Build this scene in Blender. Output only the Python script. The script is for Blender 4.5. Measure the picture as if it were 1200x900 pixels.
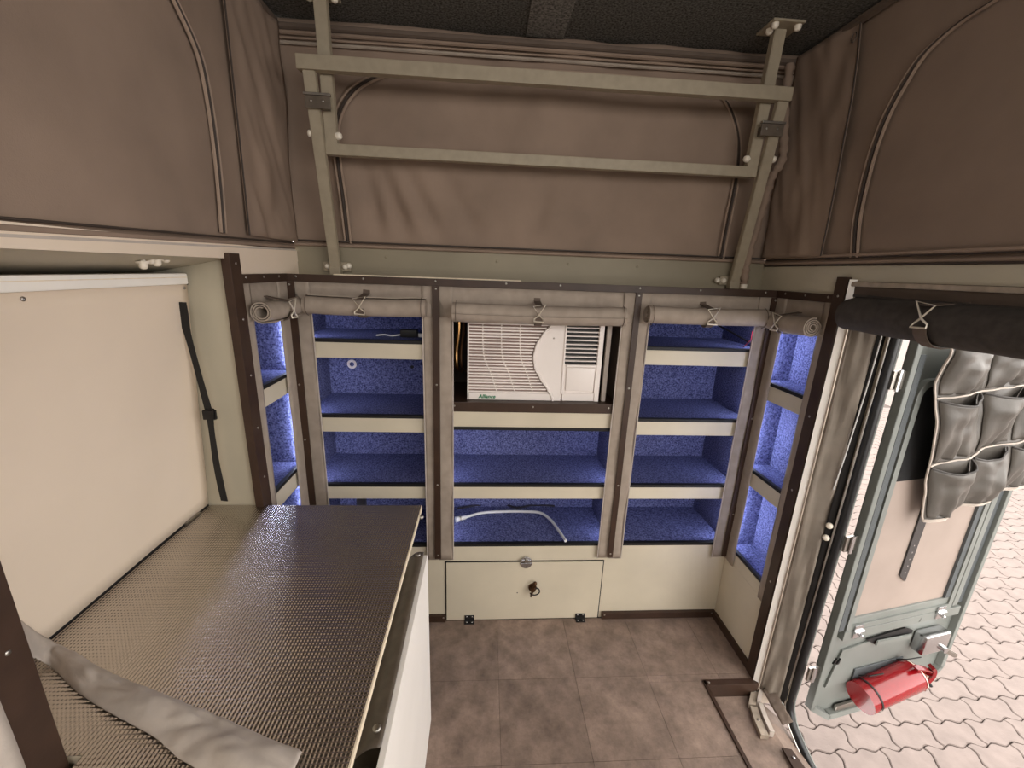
import bpy, bmesh, math, random
from math import sin, cos, pi, radians, atan2, hypot
from mathutils import Vector, Matrix, noise

for o in list(bpy.data.objects):
    bpy.data.objects.remove(o)
scene = bpy.context.scene
COL = scene.collection
random.seed(7)

# ------------------------------------------------------------------ camera
F_PX, PITCH, YAW, ROLL = 486.94, -.2657, -.0677, .0365
CAM = Vector((-.0838, -1.4087, 1.4))
_fw = Vector((-sin(YAW) * cos(PITCH), cos(YAW) * cos(PITCH), sin(PITCH)))
_rt = Vector((cos(YAW), sin(YAW), 0))
_up = _rt.cross(_fw)
cam_data = bpy.data.cameras.new('camera')
cam_data.sensor_fit = 'HORIZONTAL'
cam_data.sensor_width = 36.0
cam_data.lens = 36.0 * F_PX / 1200.0
cam_data.clip_start = .01
cam = bpy.data.objects.new('camera', cam_data)
COL.objects.link(cam)
_c, _s = cos(ROLL), sin(ROLL)
_cr = _rt * _c + _up * _s
_cu = _up * _c - _rt * _s
cam.matrix_world = Matrix(((_cr.x, _cu.x, -_fw.x, CAM.x), (_cr.y, _cu.y, -_fw.y, CAM.y),
                           (_cr.z, _cu.z, -_fw.z, CAM.z), (0, 0, 0, 1)))
scene.camera = cam

# ------------------------------------------------------------------ light and exposure
world = bpy.data.worlds.new('overcast_sky')
scene.world = world
world.use_nodes = True
_bg = world.node_tree.nodes['Background']
_bg.inputs[0].default_value = (1.0, .965, .92, 1)
_bg.inputs[1].default_value = 4.0
vs = scene.view_settings
vs.view_transform = 'Standard'
vs.look = 'None'
vs.gamma = 1
vs.use_curve_mapping = False
vs.exposure = 0.38


def portal(name, loc, rot, sx, sy):
    d = bpy.data.lights.new(name, 'AREA')
    d.shape = 'RECTANGLE'
    d.size, d.size_y = sx, sy
    d.cycles.is_portal = True
    o = bpy.data.objects.new(name, d)
    o.location, o.rotation_euler = loc, rot
    COL.objects.link(o)


portal('portal_rear', (0, -2.44, 1.82), (pi / 2, 0, 0), 1.9, .55)  # unseen open strip above the rear wall, added to let daylight in
portal('portal_added_canvas_gap', (.93, -1.6, 1.77), (0, pi / 2, 0), .62, 1.55)  # unseen gap in the right canvas, added to brighten the left side
portal('portal_added_opening', (.99, -1.7, .95), (0, pi / 2, 0), .8, 1.1)  # unseen wall opening behind the camera, added to light the cream board
portal('portal_door', (1.02, -.75, .65), (0, pi / 2, 0), 1.5, .8)


# ------------------------------------------------------------------ pixel helpers (a pixel gives a direction; the plane gives the distance)
def ray(u, v):
    a, b = u - 600, v - 450
    c, s = cos(ROLL), sin(ROLL)
    x, y = c * a + s * b, -s * a + c * b
    return _rt * (x / F_PX) - _up * (y / F_PX) + _fw


def at(u, v, **k):
    d = ray(u, v)
    (ax, val), = k.items()
    i = 'xyz'.index(ax)
    return CAM + d * ((val - CAM[i]) / d[i])


def proj(p):
    d = Vector(p) - CAM
    z = d.dot(_fw)
    if z <= .01:
        return None
    u, v = F_PX * d.dot(_rt) / z, -F_PX * d.dot(_up) / z
    c, s = cos(ROLL), sin(ROLL)
    return 600 + c * u - s * v, 450 + s * u + c * v


# ------------------------------------------------------------------ materials
def lin(r, g, b):
    f = lambda c: ((c / 255 + .055) / 1.055) ** 2.4 if c > 10 else c / 255 / 12.92
    return (f(r), f(g), f(b), 1)


MATS = {}


def mat(name, rgb, rough=.6, metal=0., var=.06, scale=8., bump=0., bscale=None, spec=.4, detail=4.,
        dark=None, coat=0., alpha=1.0):
    m = bpy.data.materials.new(name)
    m.use_nodes = True
    nt = m.node_tree
    bs = nt.nodes['Principled BSDF']
    bs.inputs['Roughness'].default_value = rough
    bs.inputs['Metallic'].default_value = metal
    bs.inputs['Specular IOR Level'].default_value = spec
    bs.inputs['Coat Weight'].default_value = coat
    bs.inputs['Alpha'].default_value = alpha
    c = lin(*rgb)
    tc = nt.nodes.new('ShaderNodeTexCoord')
    geo = nt.nodes.new('ShaderNodeNewGeometry')
    n = nt.nodes.new('ShaderNodeTexNoise')
    n.inputs['Scale'].default_value = scale
    n.inputs['Detail'].default_value = detail
    nt.links.new(geo.outputs['Position'], n.inputs['Vector'])
    mx = nt.nodes.new('ShaderNodeMix')
    mx.data_type = 'RGBA'
    lo = lin(*dark) if dark else tuple(max(0, x * (1 - 2 * var)) for x in c[:3]) + (1,)
    hi = c if dark else tuple(min(1, x * (1 + 2 * var)) for x in c[:3]) + (1,)
    mx.inputs[6].default_value = lo
    mx.inputs[7].default_value = hi
    ramp = nt.nodes.new('ShaderNodeMapRange')
    ramp.inputs[1].default_value = .3
    ramp.inputs[2].default_value = .7
    nt.links.new(n.outputs['Fac'], ramp.inputs[0])
    nt.links.new(ramp.outputs[0], mx.inputs[0])
    nt.links.new(mx.outputs[2], bs.inputs['Base Color'])
    if bump:
        n2 = nt.nodes.new('ShaderNodeTexNoise')
        n2.inputs['Scale'].default_value = bscale or scale * 10
        n2.inputs['Detail'].default_value = 3
        nt.links.new(geo.outputs['Position'], n2.inputs['Vector'])
        bp = nt.nodes.new('ShaderNodeBump')
        bp.inputs['Strength'].default_value = bump
        bp.inputs['Distance'].default_value = .003
        nt.links.new(n2.outputs['Fac'], bp.inputs['Height'])
        nt.links.new(bp.outputs[0], bs.inputs['Normal'])
    MATS[name] = m
    return m


mat('cream', (206, 195, 174), .55, var=.03, scale=5, bump=.05, bscale=120)
mat('olive_wall', (140, 130, 110), .55, var=.05, scale=4, bump=.05, bscale=90)
mat('cream_wall', (186, 177, 157), .6, var=.04, scale=4, bump=.05, bscale=90)
mat('cream_panel', (230, 212, 192), .55, var=.025, scale=3, bump=.04, bscale=60)
mat('white_rail', (246, 240, 232), .4, var=.02)
mat('white_board', (238, 232, 226), .45, var=.02, scale=5)
mat('brown_trim', (60, 42, 32), .45, var=.08, scale=20, bump=.05)
mat('taupe', (160, 146, 133), .8, var=.05, scale=30, bump=.15, bscale=500)
mat('taupe_light', (186, 174, 164), .8, var=.05, scale=30, bump=.12, bscale=400)
mat('taupe_jamb', (128, 118, 107), .75, var=.07, scale=14, bump=.15, bscale=500)
mat('taupe_dark', (98, 84, 74), .8, var=.05, scale=30, bump=.15, bscale=500)
mat('canvas', (141, 121, 106), .85, var=.06, scale=6, bump=.12, bscale=450)
mat('canvas_edge', (152, 131, 115), .8, var=.05, scale=20)
mat('zip_dark', (62, 52, 46), .6, var=.05)
mat('roll_dark', (66, 60, 56), .85, var=.1, scale=60, bump=.2, bscale=700)
mat('frame_paint', (154, 142, 122), .5, var=.04, scale=40, bump=.05, bscale=300)
mat('ceiling_carpet', (92, 90, 86), .95, var=.35, scale=160, bump=.5, bscale=260, spec=.1)
mat('ceiling_strip', (116, 113, 108), .95, var=.3, scale=160, bump=.4, bscale=260, spec=.1)
mat('carpet', (120, 124, 168), .95, scale=190, dark=(42, 46, 84), bump=.5, bscale=300, spec=.1, detail=2)
mat('black', (22, 20, 20), .55, var=.1)
mat('rubber', (24, 24, 26), .35, var=.1)
mat('strap_black', (30, 29, 29), .7, var=.1, scale=300)
mat('wire', (226, 216, 200), .35, metal=.5, var=.02)
mat('chrome', (200, 200, 202), .22, metal=1, var=.03)
mat('steel', (170, 165, 158), .35, metal=1, var=.05)
mat('bronze', (92, 66, 46), .35, metal=.8, var=.1)
mat('white_plastic', (238, 228, 222), .35, var=.015, spec=.5)
mat('grille_filter', (128, 104, 96), .6, var=.05)  # brownish grey of the filter behind the grille
mat('cap', (232, 222, 206), .4, var=.03)
mat('ac_box', (58, 44, 34), .6, var=.25, scale=9, bump=.1)
mat('ac_green', (20, 120, 80), .5, var=.02)
mat('brass', (176, 136, 88), .3, metal=1, var=.1)
mat('door_grey', (114, 117, 113), .4, metal=.0, var=.04, scale=8)
mat('door_dark', (74, 78, 80), .6, var=.15, scale=500)
mat('door_board', (148, 133, 124), .6, var=.03)
mat('glass_dark', (46, 46, 47), .15, var=.05, spec=.6)
mat('red_paint', (128, 9, 17), .22, var=.04, scale=30, coat=.4)
mat('organizer', (86, 81, 76), .42, var=.08, scale=12, bump=.1, bscale=200, spec=.5)
mat('organizer_dark', (66, 62, 60), .6, var=.08)
mat('paver', (118, 106, 101), .85, var=.06, scale=14, bump=.35, bscale=120)
mat('joint_sand', (78, 68, 63), .95, var=.1, scale=60)
mat('cable_white', (214, 212, 210), .4, var=.03)
mat('cable_dark', (44, 42, 52), .5, var=.05)
mat('vinyl_strip', (92, 82, 72), .35, var=.1, scale=40)
mat('ply_edge', (232, 216, 190), .6, var=.05, scale=60)
mat('track', (182, 168, 152), .4, metal=.35, var=.12, scale=30)
mat('red_wire', (150, 30, 36), .5)


def led_mat():
    m = bpy.data.materials.new('led')
    m.use_nodes = True
    bs = m.node_tree.nodes['Principled BSDF']
    bs.inputs['Base Color'].default_value = (.8, .8, .9, 1)
    bs.inputs['Emission Color'].default_value = (.70, .77, 1, 1)
    bs.inputs['Emission Strength'].default_value = 34
    MATS['led'] = m


led_mat()


def tile_mat():
    m = mat('tile', (132, 113, 101), .5, var=.1, scale=9, bump=.08, bscale=200, detail=8)
    nt = m.node_tree
    bs = nt.nodes['Principled BSDF']
    src = bs.inputs['Base Color'].links[0].from_socket
    geo = nt.nodes.new('ShaderNodeNewGeometry')
    # coarse stone clouding, finer wear, and a tone per tile
    n = nt.nodes.new('ShaderNodeTexNoise')
    n.inputs['Scale'].default_value = 17
    n.inputs['Detail'].default_value = 8
    n.inputs['Roughness'].default_value = .75
    nt.links.new(geo.outputs['Position'], n.inputs['Vector'])
    oi = nt.nodes.new('ShaderNodeObjectInfo')
    mr = nt.nodes.new('ShaderNodeMapRange')
    mr.inputs[1].default_value, mr.inputs[2].default_value = .3, .7
    mr.inputs[3].default_value, mr.inputs[4].default_value = .60, 1.36
    nt.links.new(n.outputs['Fac'], mr.inputs[0])
    m2 = nt.nodes.new('ShaderNodeMapRange')
    m2.inputs[3].default_value, m2.inputs[4].default_value = .88, 1.08
    nt.links.new(oi.outputs['Random'], m2.inputs[0])
    mm = nt.nodes.new('ShaderNodeMath')
    mm.operation = 'MULTIPLY'
    nt.links.new(mr.outputs[0], mm.inputs[0])
    nt.links.new(m2.outputs[0], mm.inputs[1])
    vm = nt.nodes.new('ShaderNodeVectorMath')
    vm.operation = 'SCALE'
    nt.links.new(src, vm.inputs[0])
    nt.links.new(mm.outputs[0], vm.inputs[3])
    nt.links.new(vm.outputs[0], bs.inputs['Base Color'])


tile_mat()


def tread_mat():
    m = bpy.data.materials.new('tread_aluminium')
    m.use_nodes = True
    nt = m.node_tree
    bs = nt.nodes['Principled BSDF']
    bs.inputs['Metallic'].default_value = 1
    bs.inputs['Roughness'].default_value = .22
    geo = nt.nodes.new('ShaderNodeNewGeometry')
    sep = nt.nodes.new('ShaderNodeSeparateXYZ')
    nt.links.new(geo.outputs['Position'], sep.inputs[0])

    def math_(op, a, b=None):
        q = nt.nodes.new('ShaderNodeMath')
        q.operation = op
        for i, x in enumerate((a, b)):
            if x is None:
                continue
            if isinstance(x, (int, float)):
                q.inputs[i].default_value = x
            else:
                nt.links.new(x, q.inputs[i])
        return q.outputs[0]
    k = 2 * pi / .0125
    # a diamond lattice of small raised pips
    s1 = math_('SINE', math_('MULTIPLY', math_('ADD', sep.outputs[0], math_('MULTIPLY', sep.outputs[1], .9)), k))
    s2 = math_('SINE', math_('MULTIPLY', math_('SUBTRACT', sep.outputs[0], math_('MULTIPLY', sep.outputs[1], .9)), k))
    h = math_('MULTIPLY', s1, s2)
    bp = nt.nodes.new('ShaderNodeBump')
    bp.inputs['Strength'].default_value = .42
    bp.inputs['Distance'].default_value = .0016
    nt.links.new(h, bp.inputs['Height'])
    nt.links.new(bp.outputs[0], bs.inputs['Normal'])
    n = nt.nodes.new('ShaderNodeTexNoise')
    n.inputs['Scale'].default_value = 7
    n.inputs['Detail'].default_value = 6
    nt.links.new(geo.outputs['Position'], n.inputs['Vector'])
    mx = nt.nodes.new('ShaderNodeMix')
    mx.data_type = 'RGBA'
    mx.inputs[6].default_value = lin(178, 170, 160)
    mx.inputs[7].default_value = lin(210, 204, 196)
    nt.links.new(n.outputs['Fac'], mx.inputs[0])
    nt.links.new(mx.outputs[2], bs.inputs['Base Color'])
    MATS['tread'] = m


tread_mat()

# ------------------------------------------------------------------ object helpers
ORG = {}


def link(o, parent):
    COL.objects.link(o)
    if parent is not None:
        o.parent = parent


def empty(name, loc, label=None, cat=None, group=None, kind=None, rotz=0, local=False):
    o = bpy.data.objects.new(name, None)
    o.empty_display_size = .05
    o.location = loc
    o.rotation_euler = (0, 0, rotz)
    COL.objects.link(o)
    ORG[o.name] = Vector((0, 0, 0)) if local else Vector(loc)
    tag(o, label, cat, group, kind)
    return o


def tag(o, label=None, cat=None, group=None, kind=None):
    if label:
        o['label'] = label
    if cat:
        o['category'] = cat
    if group:
        o['group'] = group
    if kind:
        o['kind'] = kind
    return o


def obj(name, bm, m, parent=None, smooth=False, label=None):
    bmesh.ops.recalc_face_normals(bm, faces=bm.faces[:])
    me = bpy.data.meshes.new(name)
    xs = [v.co for v in bm.verts]
    lo = Vector((min(c.x for c in xs), min(c.y for c in xs), min(c.z for c in xs)))
    hi = Vector((max(c.x for c in xs), max(c.y for c in xs), max(c.z for c in xs)))
    org = Vector(((lo.x + hi.x) / 2, (lo.y + hi.y) / 2, lo.z))
    for v in bm.verts:
        v.co -= org
    if smooth:
        for f in bm.faces:
            f.smooth = True
    bm.to_mesh(me)
    bm.free()
    me.materials.append(MATS[m])
    if smooth and smooth != 'all':
        try:
            me.set_sharp_from_angle(angle=radians(40))
        except Exception:
            pass
    o = bpy.data.objects.new(name, me)
    link(o, parent)
    o.location = org - (ORG[parent.name] if parent is not None else Vector((0, 0, 0)))
    ORG[o.name] = org
    if label:
        o['label'] = label
    return o


def share(name, src, pos, parent=None, rot=None):
    o = bpy.data.objects.new(name, src.data)
    link(o, parent)
    o.location = Vector(pos) - (ORG[parent.name] if parent is not None else Vector((0, 0, 0)))
    if rot:
        o.rotation_euler = rot
    ORG[o.name] = Vector(pos)
    return o


def BM():
    return bmesh.new()


def box(bm, x0, x1, y0, y1, z0, z1, bev=0):
    r = bmesh.ops.create_cube(bm, size=1)
    vs_ = r['verts']
    for v in vs_:
        v.co = Vector(((x0 + x1) / 2 + v.co.x * (x1 - x0), (y0 + y1) / 2 + v.co.y * (y1 - y0),
                       (z0 + z1) / 2 + v.co.z * (z1 - z0)))
    if bev:
        es = {e for v in vs_ for e in v.link_edges}
        bmesh.ops.bevel(bm, geom=list(es), offset=bev, segments=2, affect='EDGES', profile=.6)
    return bm


def bx(x0, x1, y0, y1, z0, z1, bev=0):
    return box(BM(), x0, x1, y0, y1, z0, z1, bev)


def prism(pts, ext, bm=None, bev=0):
    """polygon of 3-D points pushed along ext"""
    bm = bm or BM()
    ext = Vector(ext)
    a = [bm.verts.new(Vector(p)) for p in pts]
    b = [bm.verts.new(Vector(p) + ext) for p in pts]
    n = len(a)
    fs = [bm.faces.new(a), bm.faces.new(list(reversed(b)))]
    for i in range(n):
        j = (i + 1) % n
        fs.append(bm.faces.new((a[i], b[i], b[j], a[j])))
    if bev:
        es = {e for f in fs for e in f.edges}
        bmesh.ops.bevel(bm, geom=list(es), offset=bev, segments=2, affect='EDGES')
    return bm


def tube(pts, r, n=8, bm=None, closed=False, rx=None, caps=True, up=None):
    bm = bm or BM()
    pts = [Vector(p) for p in pts]
    rings = []
    N = len(pts)
    prev = None
    for i, p in enumerate(pts):
        if closed:
            t = pts[(i + 1) % N] - pts[i - 1]
        else:
            t = pts[min(i + 1, N - 1)] - pts[max(i - 1, 0)]
        t.normalize()
        u = prev if prev is not None else (Vector(up) if up else (Vector((0, 0, 1)) if abs(t.z) < .9 else Vector((1, 0, 0))))
        u = u - t * u.dot(t)
        u.normalize()
        prev = u
        w = t.cross(u)
        rr = r[i] if isinstance(r, (list, tuple)) else r
        r2 = rx if rx else rr
        rings.append([bm.verts.new(p + u * (rr * cos(2 * pi * k / n)) + w * (r2 * sin(2 * pi * k / n))) for k in range(n)])
    for i in range(N if closed else N - 1):
        a, b = rings[i], rings[(i + 1) % N]
        for k in range(n):
            bm.faces.new((a[k], a[(k + 1) % n], b[(k + 1) % n], b[k]))
    if caps and not closed:
        bm.faces.new(rings[0])
        bm.faces.new(list(reversed(rings[-1])))
    return bm


def beam(p, q, w, h, side, bm=None, bev=.002):
    """rectangular bar from p to q; w measured along side, h across"""
    bm = bm or BM()
    p, q, side = Vector(p), Vector(q), Vector(side)
    t = (q - p).normalized()
    s = (side - t * side.dot(t)).normalized()
    n = t.cross(s)
    pts = [p + s * (a * w / 2) + n * (b * h / 2) for a, b in ((-1, -1), (1, -1), (1, 1), (-1, 1))]
    return prism(pts, q - p, bm, bev)


def smooth_path(pts, k=6):
    pts = [Vector(p) for p in pts]
    out = []
    for i in range(len(pts) - 1):
        p0, p1, p2, p3 = pts[max(i - 1, 0)], pts[i], pts[i + 1], pts[min(i + 2, len(pts) - 1)]
        for j in range(k):
            t = j / k
            out.append(.5 * ((2 * p1) + (p2 - p0) * t + (2 * p0 - 5 * p1 + 4 * p2 - p3) * t * t + (3 * p1 - p0 - 3 * p2 + p3) * t ** 3))
    out.append(pts[-1])
    return out


def ribbon(pts, widths, thick, bm=None):
    """pts centre line, widths vectors (half-width), thin closed band"""
    bm = bm or BM()
    pts = [Vector(p) for p in pts]
    ws = [Vector(w) for w in widths] if isinstance(widths, list) else [Vector(widths)] * len(pts)
    rings = []
    for i, p in enumerate(pts):
        t = (pts[min(i + 1, len(pts) - 1)] - pts[max(i - 1, 0)]).normalized()
        n = t.cross(ws[i]).normalized() * (thick / 2)
        w = ws[i]
        rings.append([bm.verts.new(p - w - n), bm.verts.new(p + w - n), bm.verts.new(p + w + n), bm.verts.new(p - w + n)])
    for a, b in zip(rings, rings[1:]):
        for k in range(4):
            bm.faces.new((a[k], a[(k + 1) % 4], b[(k + 1) % 4], b[k]))
    bm.faces.new(rings[0])
    bm.faces.new(list(reversed(rings[-1])))
    return bm


def sheet(fn, nu, nv, thick=None):
    """grid surface fn(s,t); thick vector gives it a second side"""
    bm = BM()
    g = [[bm.verts.new(fn(i / nu, j / nv)) for j in range(nv + 1)] for i in range(nu + 1)]
    for i in range(nu):
        for j in range(nv):
            bm.faces.new((g[i][j], g[i + 1][j], g[i + 1][j + 1], g[i][j + 1]))
    if thick:
        tv = Vector(thick)
        h = [[bm.verts.new(v.co + tv) for v in row] for row in g]
        for i in range(nu):
            for j in range(nv):
                bm.faces.new((h[i][j], h[i][j + 1], h[i + 1][j + 1], h[i + 1][j]))
        for i in range(nu):
            bm.faces.new((g[i][0], h[i][0], h[i + 1][0], g[i + 1][0]))
            bm.faces.new((g[i][nv], g[i + 1][nv], h[i + 1][nv], h[i][nv]))
        for j in range(nv):
            bm.faces.new((g[0][j], g[0][j + 1], h[0][j + 1], h[0][j]))
            bm.faces.new((g[nu][j], h[nu][j], h[nu][j + 1], g[nu][j + 1]))
    return bm


def disc(c, axis, r, h, n=14, bm=None, dome=0.):
    """short cylinder from c along axis, optional domed end"""
    bm = bm or BM()
    c, a = Vector(c), Vector(axis).normalized()
    if dome:
        pts = [c, c + a * (h * .5), c + a * (h * .8), c + a * (h * .95), c + a * h]
        rr = [r, r, r * .82, r * .5, r * .12]
    else:
        pts, rr = [c, c + a * h], [r, r]
    return tube(pts, rr, n, bm)


def nz(x, y, z=0., s=1.):
    return noise.noise(Vector((x * s, y * s, z * s)))


_screw = {}


def screws(parent, pts, axis, r=.0038, m='steel', name='screw'):
    """domed screw heads sharing one mesh"""
    key = (tuple(axis), r, m)
    for p in pts:
        if key not in _screw:
            o = obj(name, disc((0, 0, 0), axis, r, r * .7, 8, dome=1), m, parent, True)
            _screw[key] = o.data
        else:
            o = bpy.data.objects.new(name, _screw[key])
            link(o, parent)
        o.location = Vector(p) - ORG[parent.name]


# ------------------------------------------------------------------ main dimensions (metres, floor z = 0, shelf front y = 0)
XL, P2, P3, XR = -.724, -.2486, .4263, .917
ZT, ZTB, ZPB, ZO = 1.367, 1.343, .31, .354
YLP0, YLP1 = -.265, -.31        # far left post
YRP0, YRP1 = -.25, -.287        # right post by the door
ZC = 2.10                       # ceiling
YR = -2.4                       # rear end of the cabin
Z_LEDGE = 1.458

# ------------------------------------------------------------------ floor
floor = obj('floor', bx(-1.0, .728, YR, .02, -.06, -.004), 'joint_sand')
tag(floor, kind='structure')
xe = [-.285, -.015, .26, .523, .787]
ye = [-.002]
y = -.265
while y > YR:
    ye.append(y)
    y -= .265
ye.append(YR)
for j in range(2):
    obj('floor_tile', bx(-.55, -.2855, ye[j + 1] + .0005, ye[j] - .0005, -.004, 0), 'tile', floor)
for i in range(len(xe)):
    for j in range(len(ye) - 1):
        x0 = xe[i]
        x1 = xe[i + 1] if i + 1 < len(xe) else .915
        y1, y0 = ye[j], ye[j + 1]
        if j == 1 and i >= 3:
            y0b = -.290
            obj('floor_tile', bx(x0 + .0005, x1 - .0005, y0b, y1 - .0005, -.004, 0), 'tile', floor)
            if i == 3:
                obj('floor_tile', bx(x0 + .0005, .7165, y0 + .0005, -.2905, -.004, 0), 'tile', floor)
            continue
        if j > 1 and i == 4:
            continue
        if j > 1 and i == 3:
            x1 = .717
        obj('floor_tile', bx(x0 + .0005, x1 - .0005, y0 + .0005, y1 - .0005, -.004, 0), 'tile', floor)
fl2 = obj('floor_bay', bx(.728, 1.03, -.29, .02, -.06, -.004), 'joint_sand', floor)

# step well by the door
well = obj('floor_step_well', bx(.726, .90, YR, -.30, -.075, -.05), 'tile')
tag(well, kind='structure')
obj('sill_slope', prism([(.90, -.30, -.05), (1.0, -.34, -.125), (1.0, -.34, -.16), (.90, -.30, -.08)], (0, YR + .34, 0)), 'tile', well)
t = obj('trim_1', bx(.716, .728, YR, -.292, -.05, .006, .001), 'brown_trim')
tag(t, kind='structure')
t = obj('trim_2', bx(.718, .915, -.312, -.290, -.05, .006, .001), 'brown_trim')
tag(t, kind='structure')
screws(t, [(.735, -.301, .006)], (0, 0, 1), .004)

# ------------------------------------------------------------------ ceiling
ceil_ = obj('ceiling', bx(-1.1, 1.25, YR, .32, ZC, ZC + .05), 'ceiling_carpet')
tag(ceil_, kind='structure')
obj('ceiling_seam_strip', bx(.022, .138, YR, .10, ZC - .004, ZC), 'ceiling_strip', ceil_)


# ------------------------------------------------------------------ canvas walls above the ledge
def canvas(name, fn, nu, nv, thick):
    o = obj(name, sheet(fn, nu, nv, thick), 'canvas', None, 'all')
    tag(o, kind='structure')
    return o


def back_fn(s, t):
    x = -.735 + s * 1.66
    z = 1.455 + t * (ZC - 1.455)
    w = .018 * nz(x * 4, z * 3, 1) + .007 * nz(x * 11, z * 5, 4)
    # a few loose folds low on the left
    for fx, sl, a in ((-.47, .2, .03), (-.40, .35, .034), (-.31, .5, .026), (-.18, .55, .014), (.1, -.3, .012)):
        d = (x - fx - sl * (1.62 - z))
        w += a * math.exp(-(d / .03) ** 2) * max(0, 1 - abs(z - 1.58) / .2)
    e = min(1, 8 * min(s, 1 - s), 6 * t)
    return Vector((x, .105 + w * e, z))


cb = canvas('wall_back_canvas', back_fn, 110, 50, (0, .004, 0))


def left_fn(s, t):
    yy = .10 - s * (.10 - YR)
    zl0 = 1.449 - .02 * min(1.2, max(0, (.1 - yy)) / .88)
    z = zl0 + t * (ZC - zl0)
    w = .008 * nz(yy * 3, z * 3, 9)
    if yy > -.16:
        w += .012 * nz(yy * 14, z * 6, 5)
    return Vector((-.735 + w * min(1, 6 * t), yy, z))


cl = canvas('wall_left_canvas', left_fn, 100, 40, (-.004, 0, 0))


def right_fn(s, t):
    yy = .10 - s * .92  # sheet stops short, leaving the added daylight gap out of view
    z = 1.448 + t * (ZC - 1.448)
    w = .008 * nz(yy * 3, z * 3, 19)
    return Vector((.922 + w * min(1, 6 * t), yy, z))


cr = canvas('wall_right_canvas', right_fn, 100, 40, (.004, 0, 0))


def zip_arch(parent, pts, off, dark_off):
    p = smooth_path(pts, 6)
    obj('zipper', tube(p, .0045, 6, rx=.004), 'zip_dark', parent, True)
    obj('zip_piping', tube([Vector(q) + Vector(off) for q in p], .004, 6), 'canvas_edge', parent, True)
    obj('zip_seam', tube([Vector(q) + Vector(dark_off) for q in p], .0032, 6), 'canvas_edge', parent, True)


# window outlines
zl = [at(u, v, x=-.728) for u, v in ((262, 273), (257, 210), (250, 150), (242, 100), (232, 60), (205, 0))]
zl += [Vector((-.728, q, z)) for q, z in ((-.43, 1.985), (-.55, 2.01), (-1.2, 2.01), (-1.4, 1.95), (-1.5, 1.8), (-1.52, 1.455))]
zip_arch(cl, zl, (0, -.009, 0), (0, .010, 0))
zr = [at(u, v, x=.914) for u, v in ((1001, 302), (1004, 260), (1012, 220), (1023, 178), (1038, 138), (1058, 100), (1082, 64), (1120, 30), (1165, 0))]
zr += [Vector((.914, q, z)) for q, z in ((-.53, 1.98), (-.63, 1.985), (-.72, 1.94), (-.755, 1.84), (-.765, 1.7), (-.77, 1.46))]
zip_arch(cr, zr, (0, -.010, 0), (0, .011, 0))
zb = [at(u, v, y=.094) for u, v in ((408, 284), (403, 240), (396, 190), (393, 155), (399, 128), (414, 106), (436, 92))]
zb += [Vector((q, .094, z)) for q, z in ((-.36, 1.985), (-.27, 1.998), (.2, 2.005), (.5, 2.0), (.6, 1.985))]
zb += [at(u, v, y=.094) for u, v in ((838, 106), (853, 122), (862, 145), (866, 175), (862, 215), (853, 260), (845, 302))]
zip_arch(cb, zb, (.009, 0, -.004), (-.010, 0, .004))
# hems and the zip track under the roof
for z, r, m in ((1.462, .006, 'canvas'), (1.474, .0025, 'zip_dark'), (2.034, .005, 'taupe'), (2.046, .0028, 'canvas_edge'), (2.06, .006, 'canvas'), (2.076, .009, 'taupe_dark')):
    obj('hem', tube([(-.73, .093, z), (0, .092, z), (.915, .093, z)], r, 6), m, cb, True)
for z, r, m in ((1.452, .006, 'canvas'), (1.442, .004, 'taupe_light'), (1.464, .0022, 'zip_dark'), (1.447, .0022, 'zip_dark')):
    obj('hem', tube([(-.727, .09, z), (-.727, -.95, z - .024), (-.727, YR, z - .024)], r, 6), m, cl, True)
for z, r, m in ((1.456, .005, 'canvas'), (1.468, .0022, 'zip_dark'), (1.449, .003, 'zip_dark'), (1.475, .005, 'canvas_edge')):
    obj('hem', tube([(.914, .09, z), (.914, -.4, z), (.914, -.815, z)], r, 6), m, cr, True)
for xx, par in ((-.722, cl), (.908, cr)):
    obj('hem', tube([(xx, .09, 2.085), (xx, YR, 2.085)], .012, 6), 'taupe_dark', par, True)


# corner flaps that hang beside each side window
def flap_left(s, t):
    a = at(263 + (292 - 263) * t, 275 * t, x=-.722)
    yy = a.y + s * (.085 - a.y)
    z = 2.08 - t * (2.08 - 1.468)
    w = .008 * nz(yy * 16, z * 7, 3) + .006 * nz((yy + z * .4) * 30, z * 4, 8)
    return Vector((-.722 + w * min(1, 5 * s) + .012 * s, yy, z))


obj('corner_flap', sheet(flap_left, 26, 40, (-.003, 0, 0)), 'canvas', cl, 'all')
fe = [flap_left(0, i / 20) + Vector((.0015, 0, 0)) for i in range(21)]
obj('flap_edge', tube(fe, .0022, 5), 'zip_dark', cl, True)


def flap_right(s, t):
    px = [(1010, 10), (1003, 70), (996, 120), (986, 170), (978, 215), (969, 260), (961, 297)]
    k = t * (len(px) - 1)
    i = min(int(k), len(px) - 2)
    f = k - i
    a = at(px[i][0] * (1 - f) + px[i + 1][0] * f, px[i][1] * (1 - f) + px[i + 1][1] * f, x=.9)
    yy = a.y + s * (.085 - a.y)
    z = 2.085 - t * (2.085 - 1.475)
    w = .010 * nz(yy * 14, z * 5, 13) + .006 * nz((yy - z * .3) * 28, z * 3, 2)
    return Vector((.905 - w * min(1, 5 * s) - .015 * s, yy, z))


obj('corner_flap', sheet(flap_right, 26, 40, (.003, 0, 0)), 'canvas', cr, 'all')
fe = [flap_right(0, i / 20) + Vector((-.0015, 0, 0)) for i in range(21)]
obj('flap_edge', tube(fe, .002, 5), 'zip_dark', cr, True)
ring = [Vector((.893, -.135 + .008 * cos(a), 2.04 + .011 * sin(a))) for a in [2 * pi * k / 14 for k in range(14)]]
obj('ring', tube(ring, .0016, 6, closed=True), 'chrome', cr, True)

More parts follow.
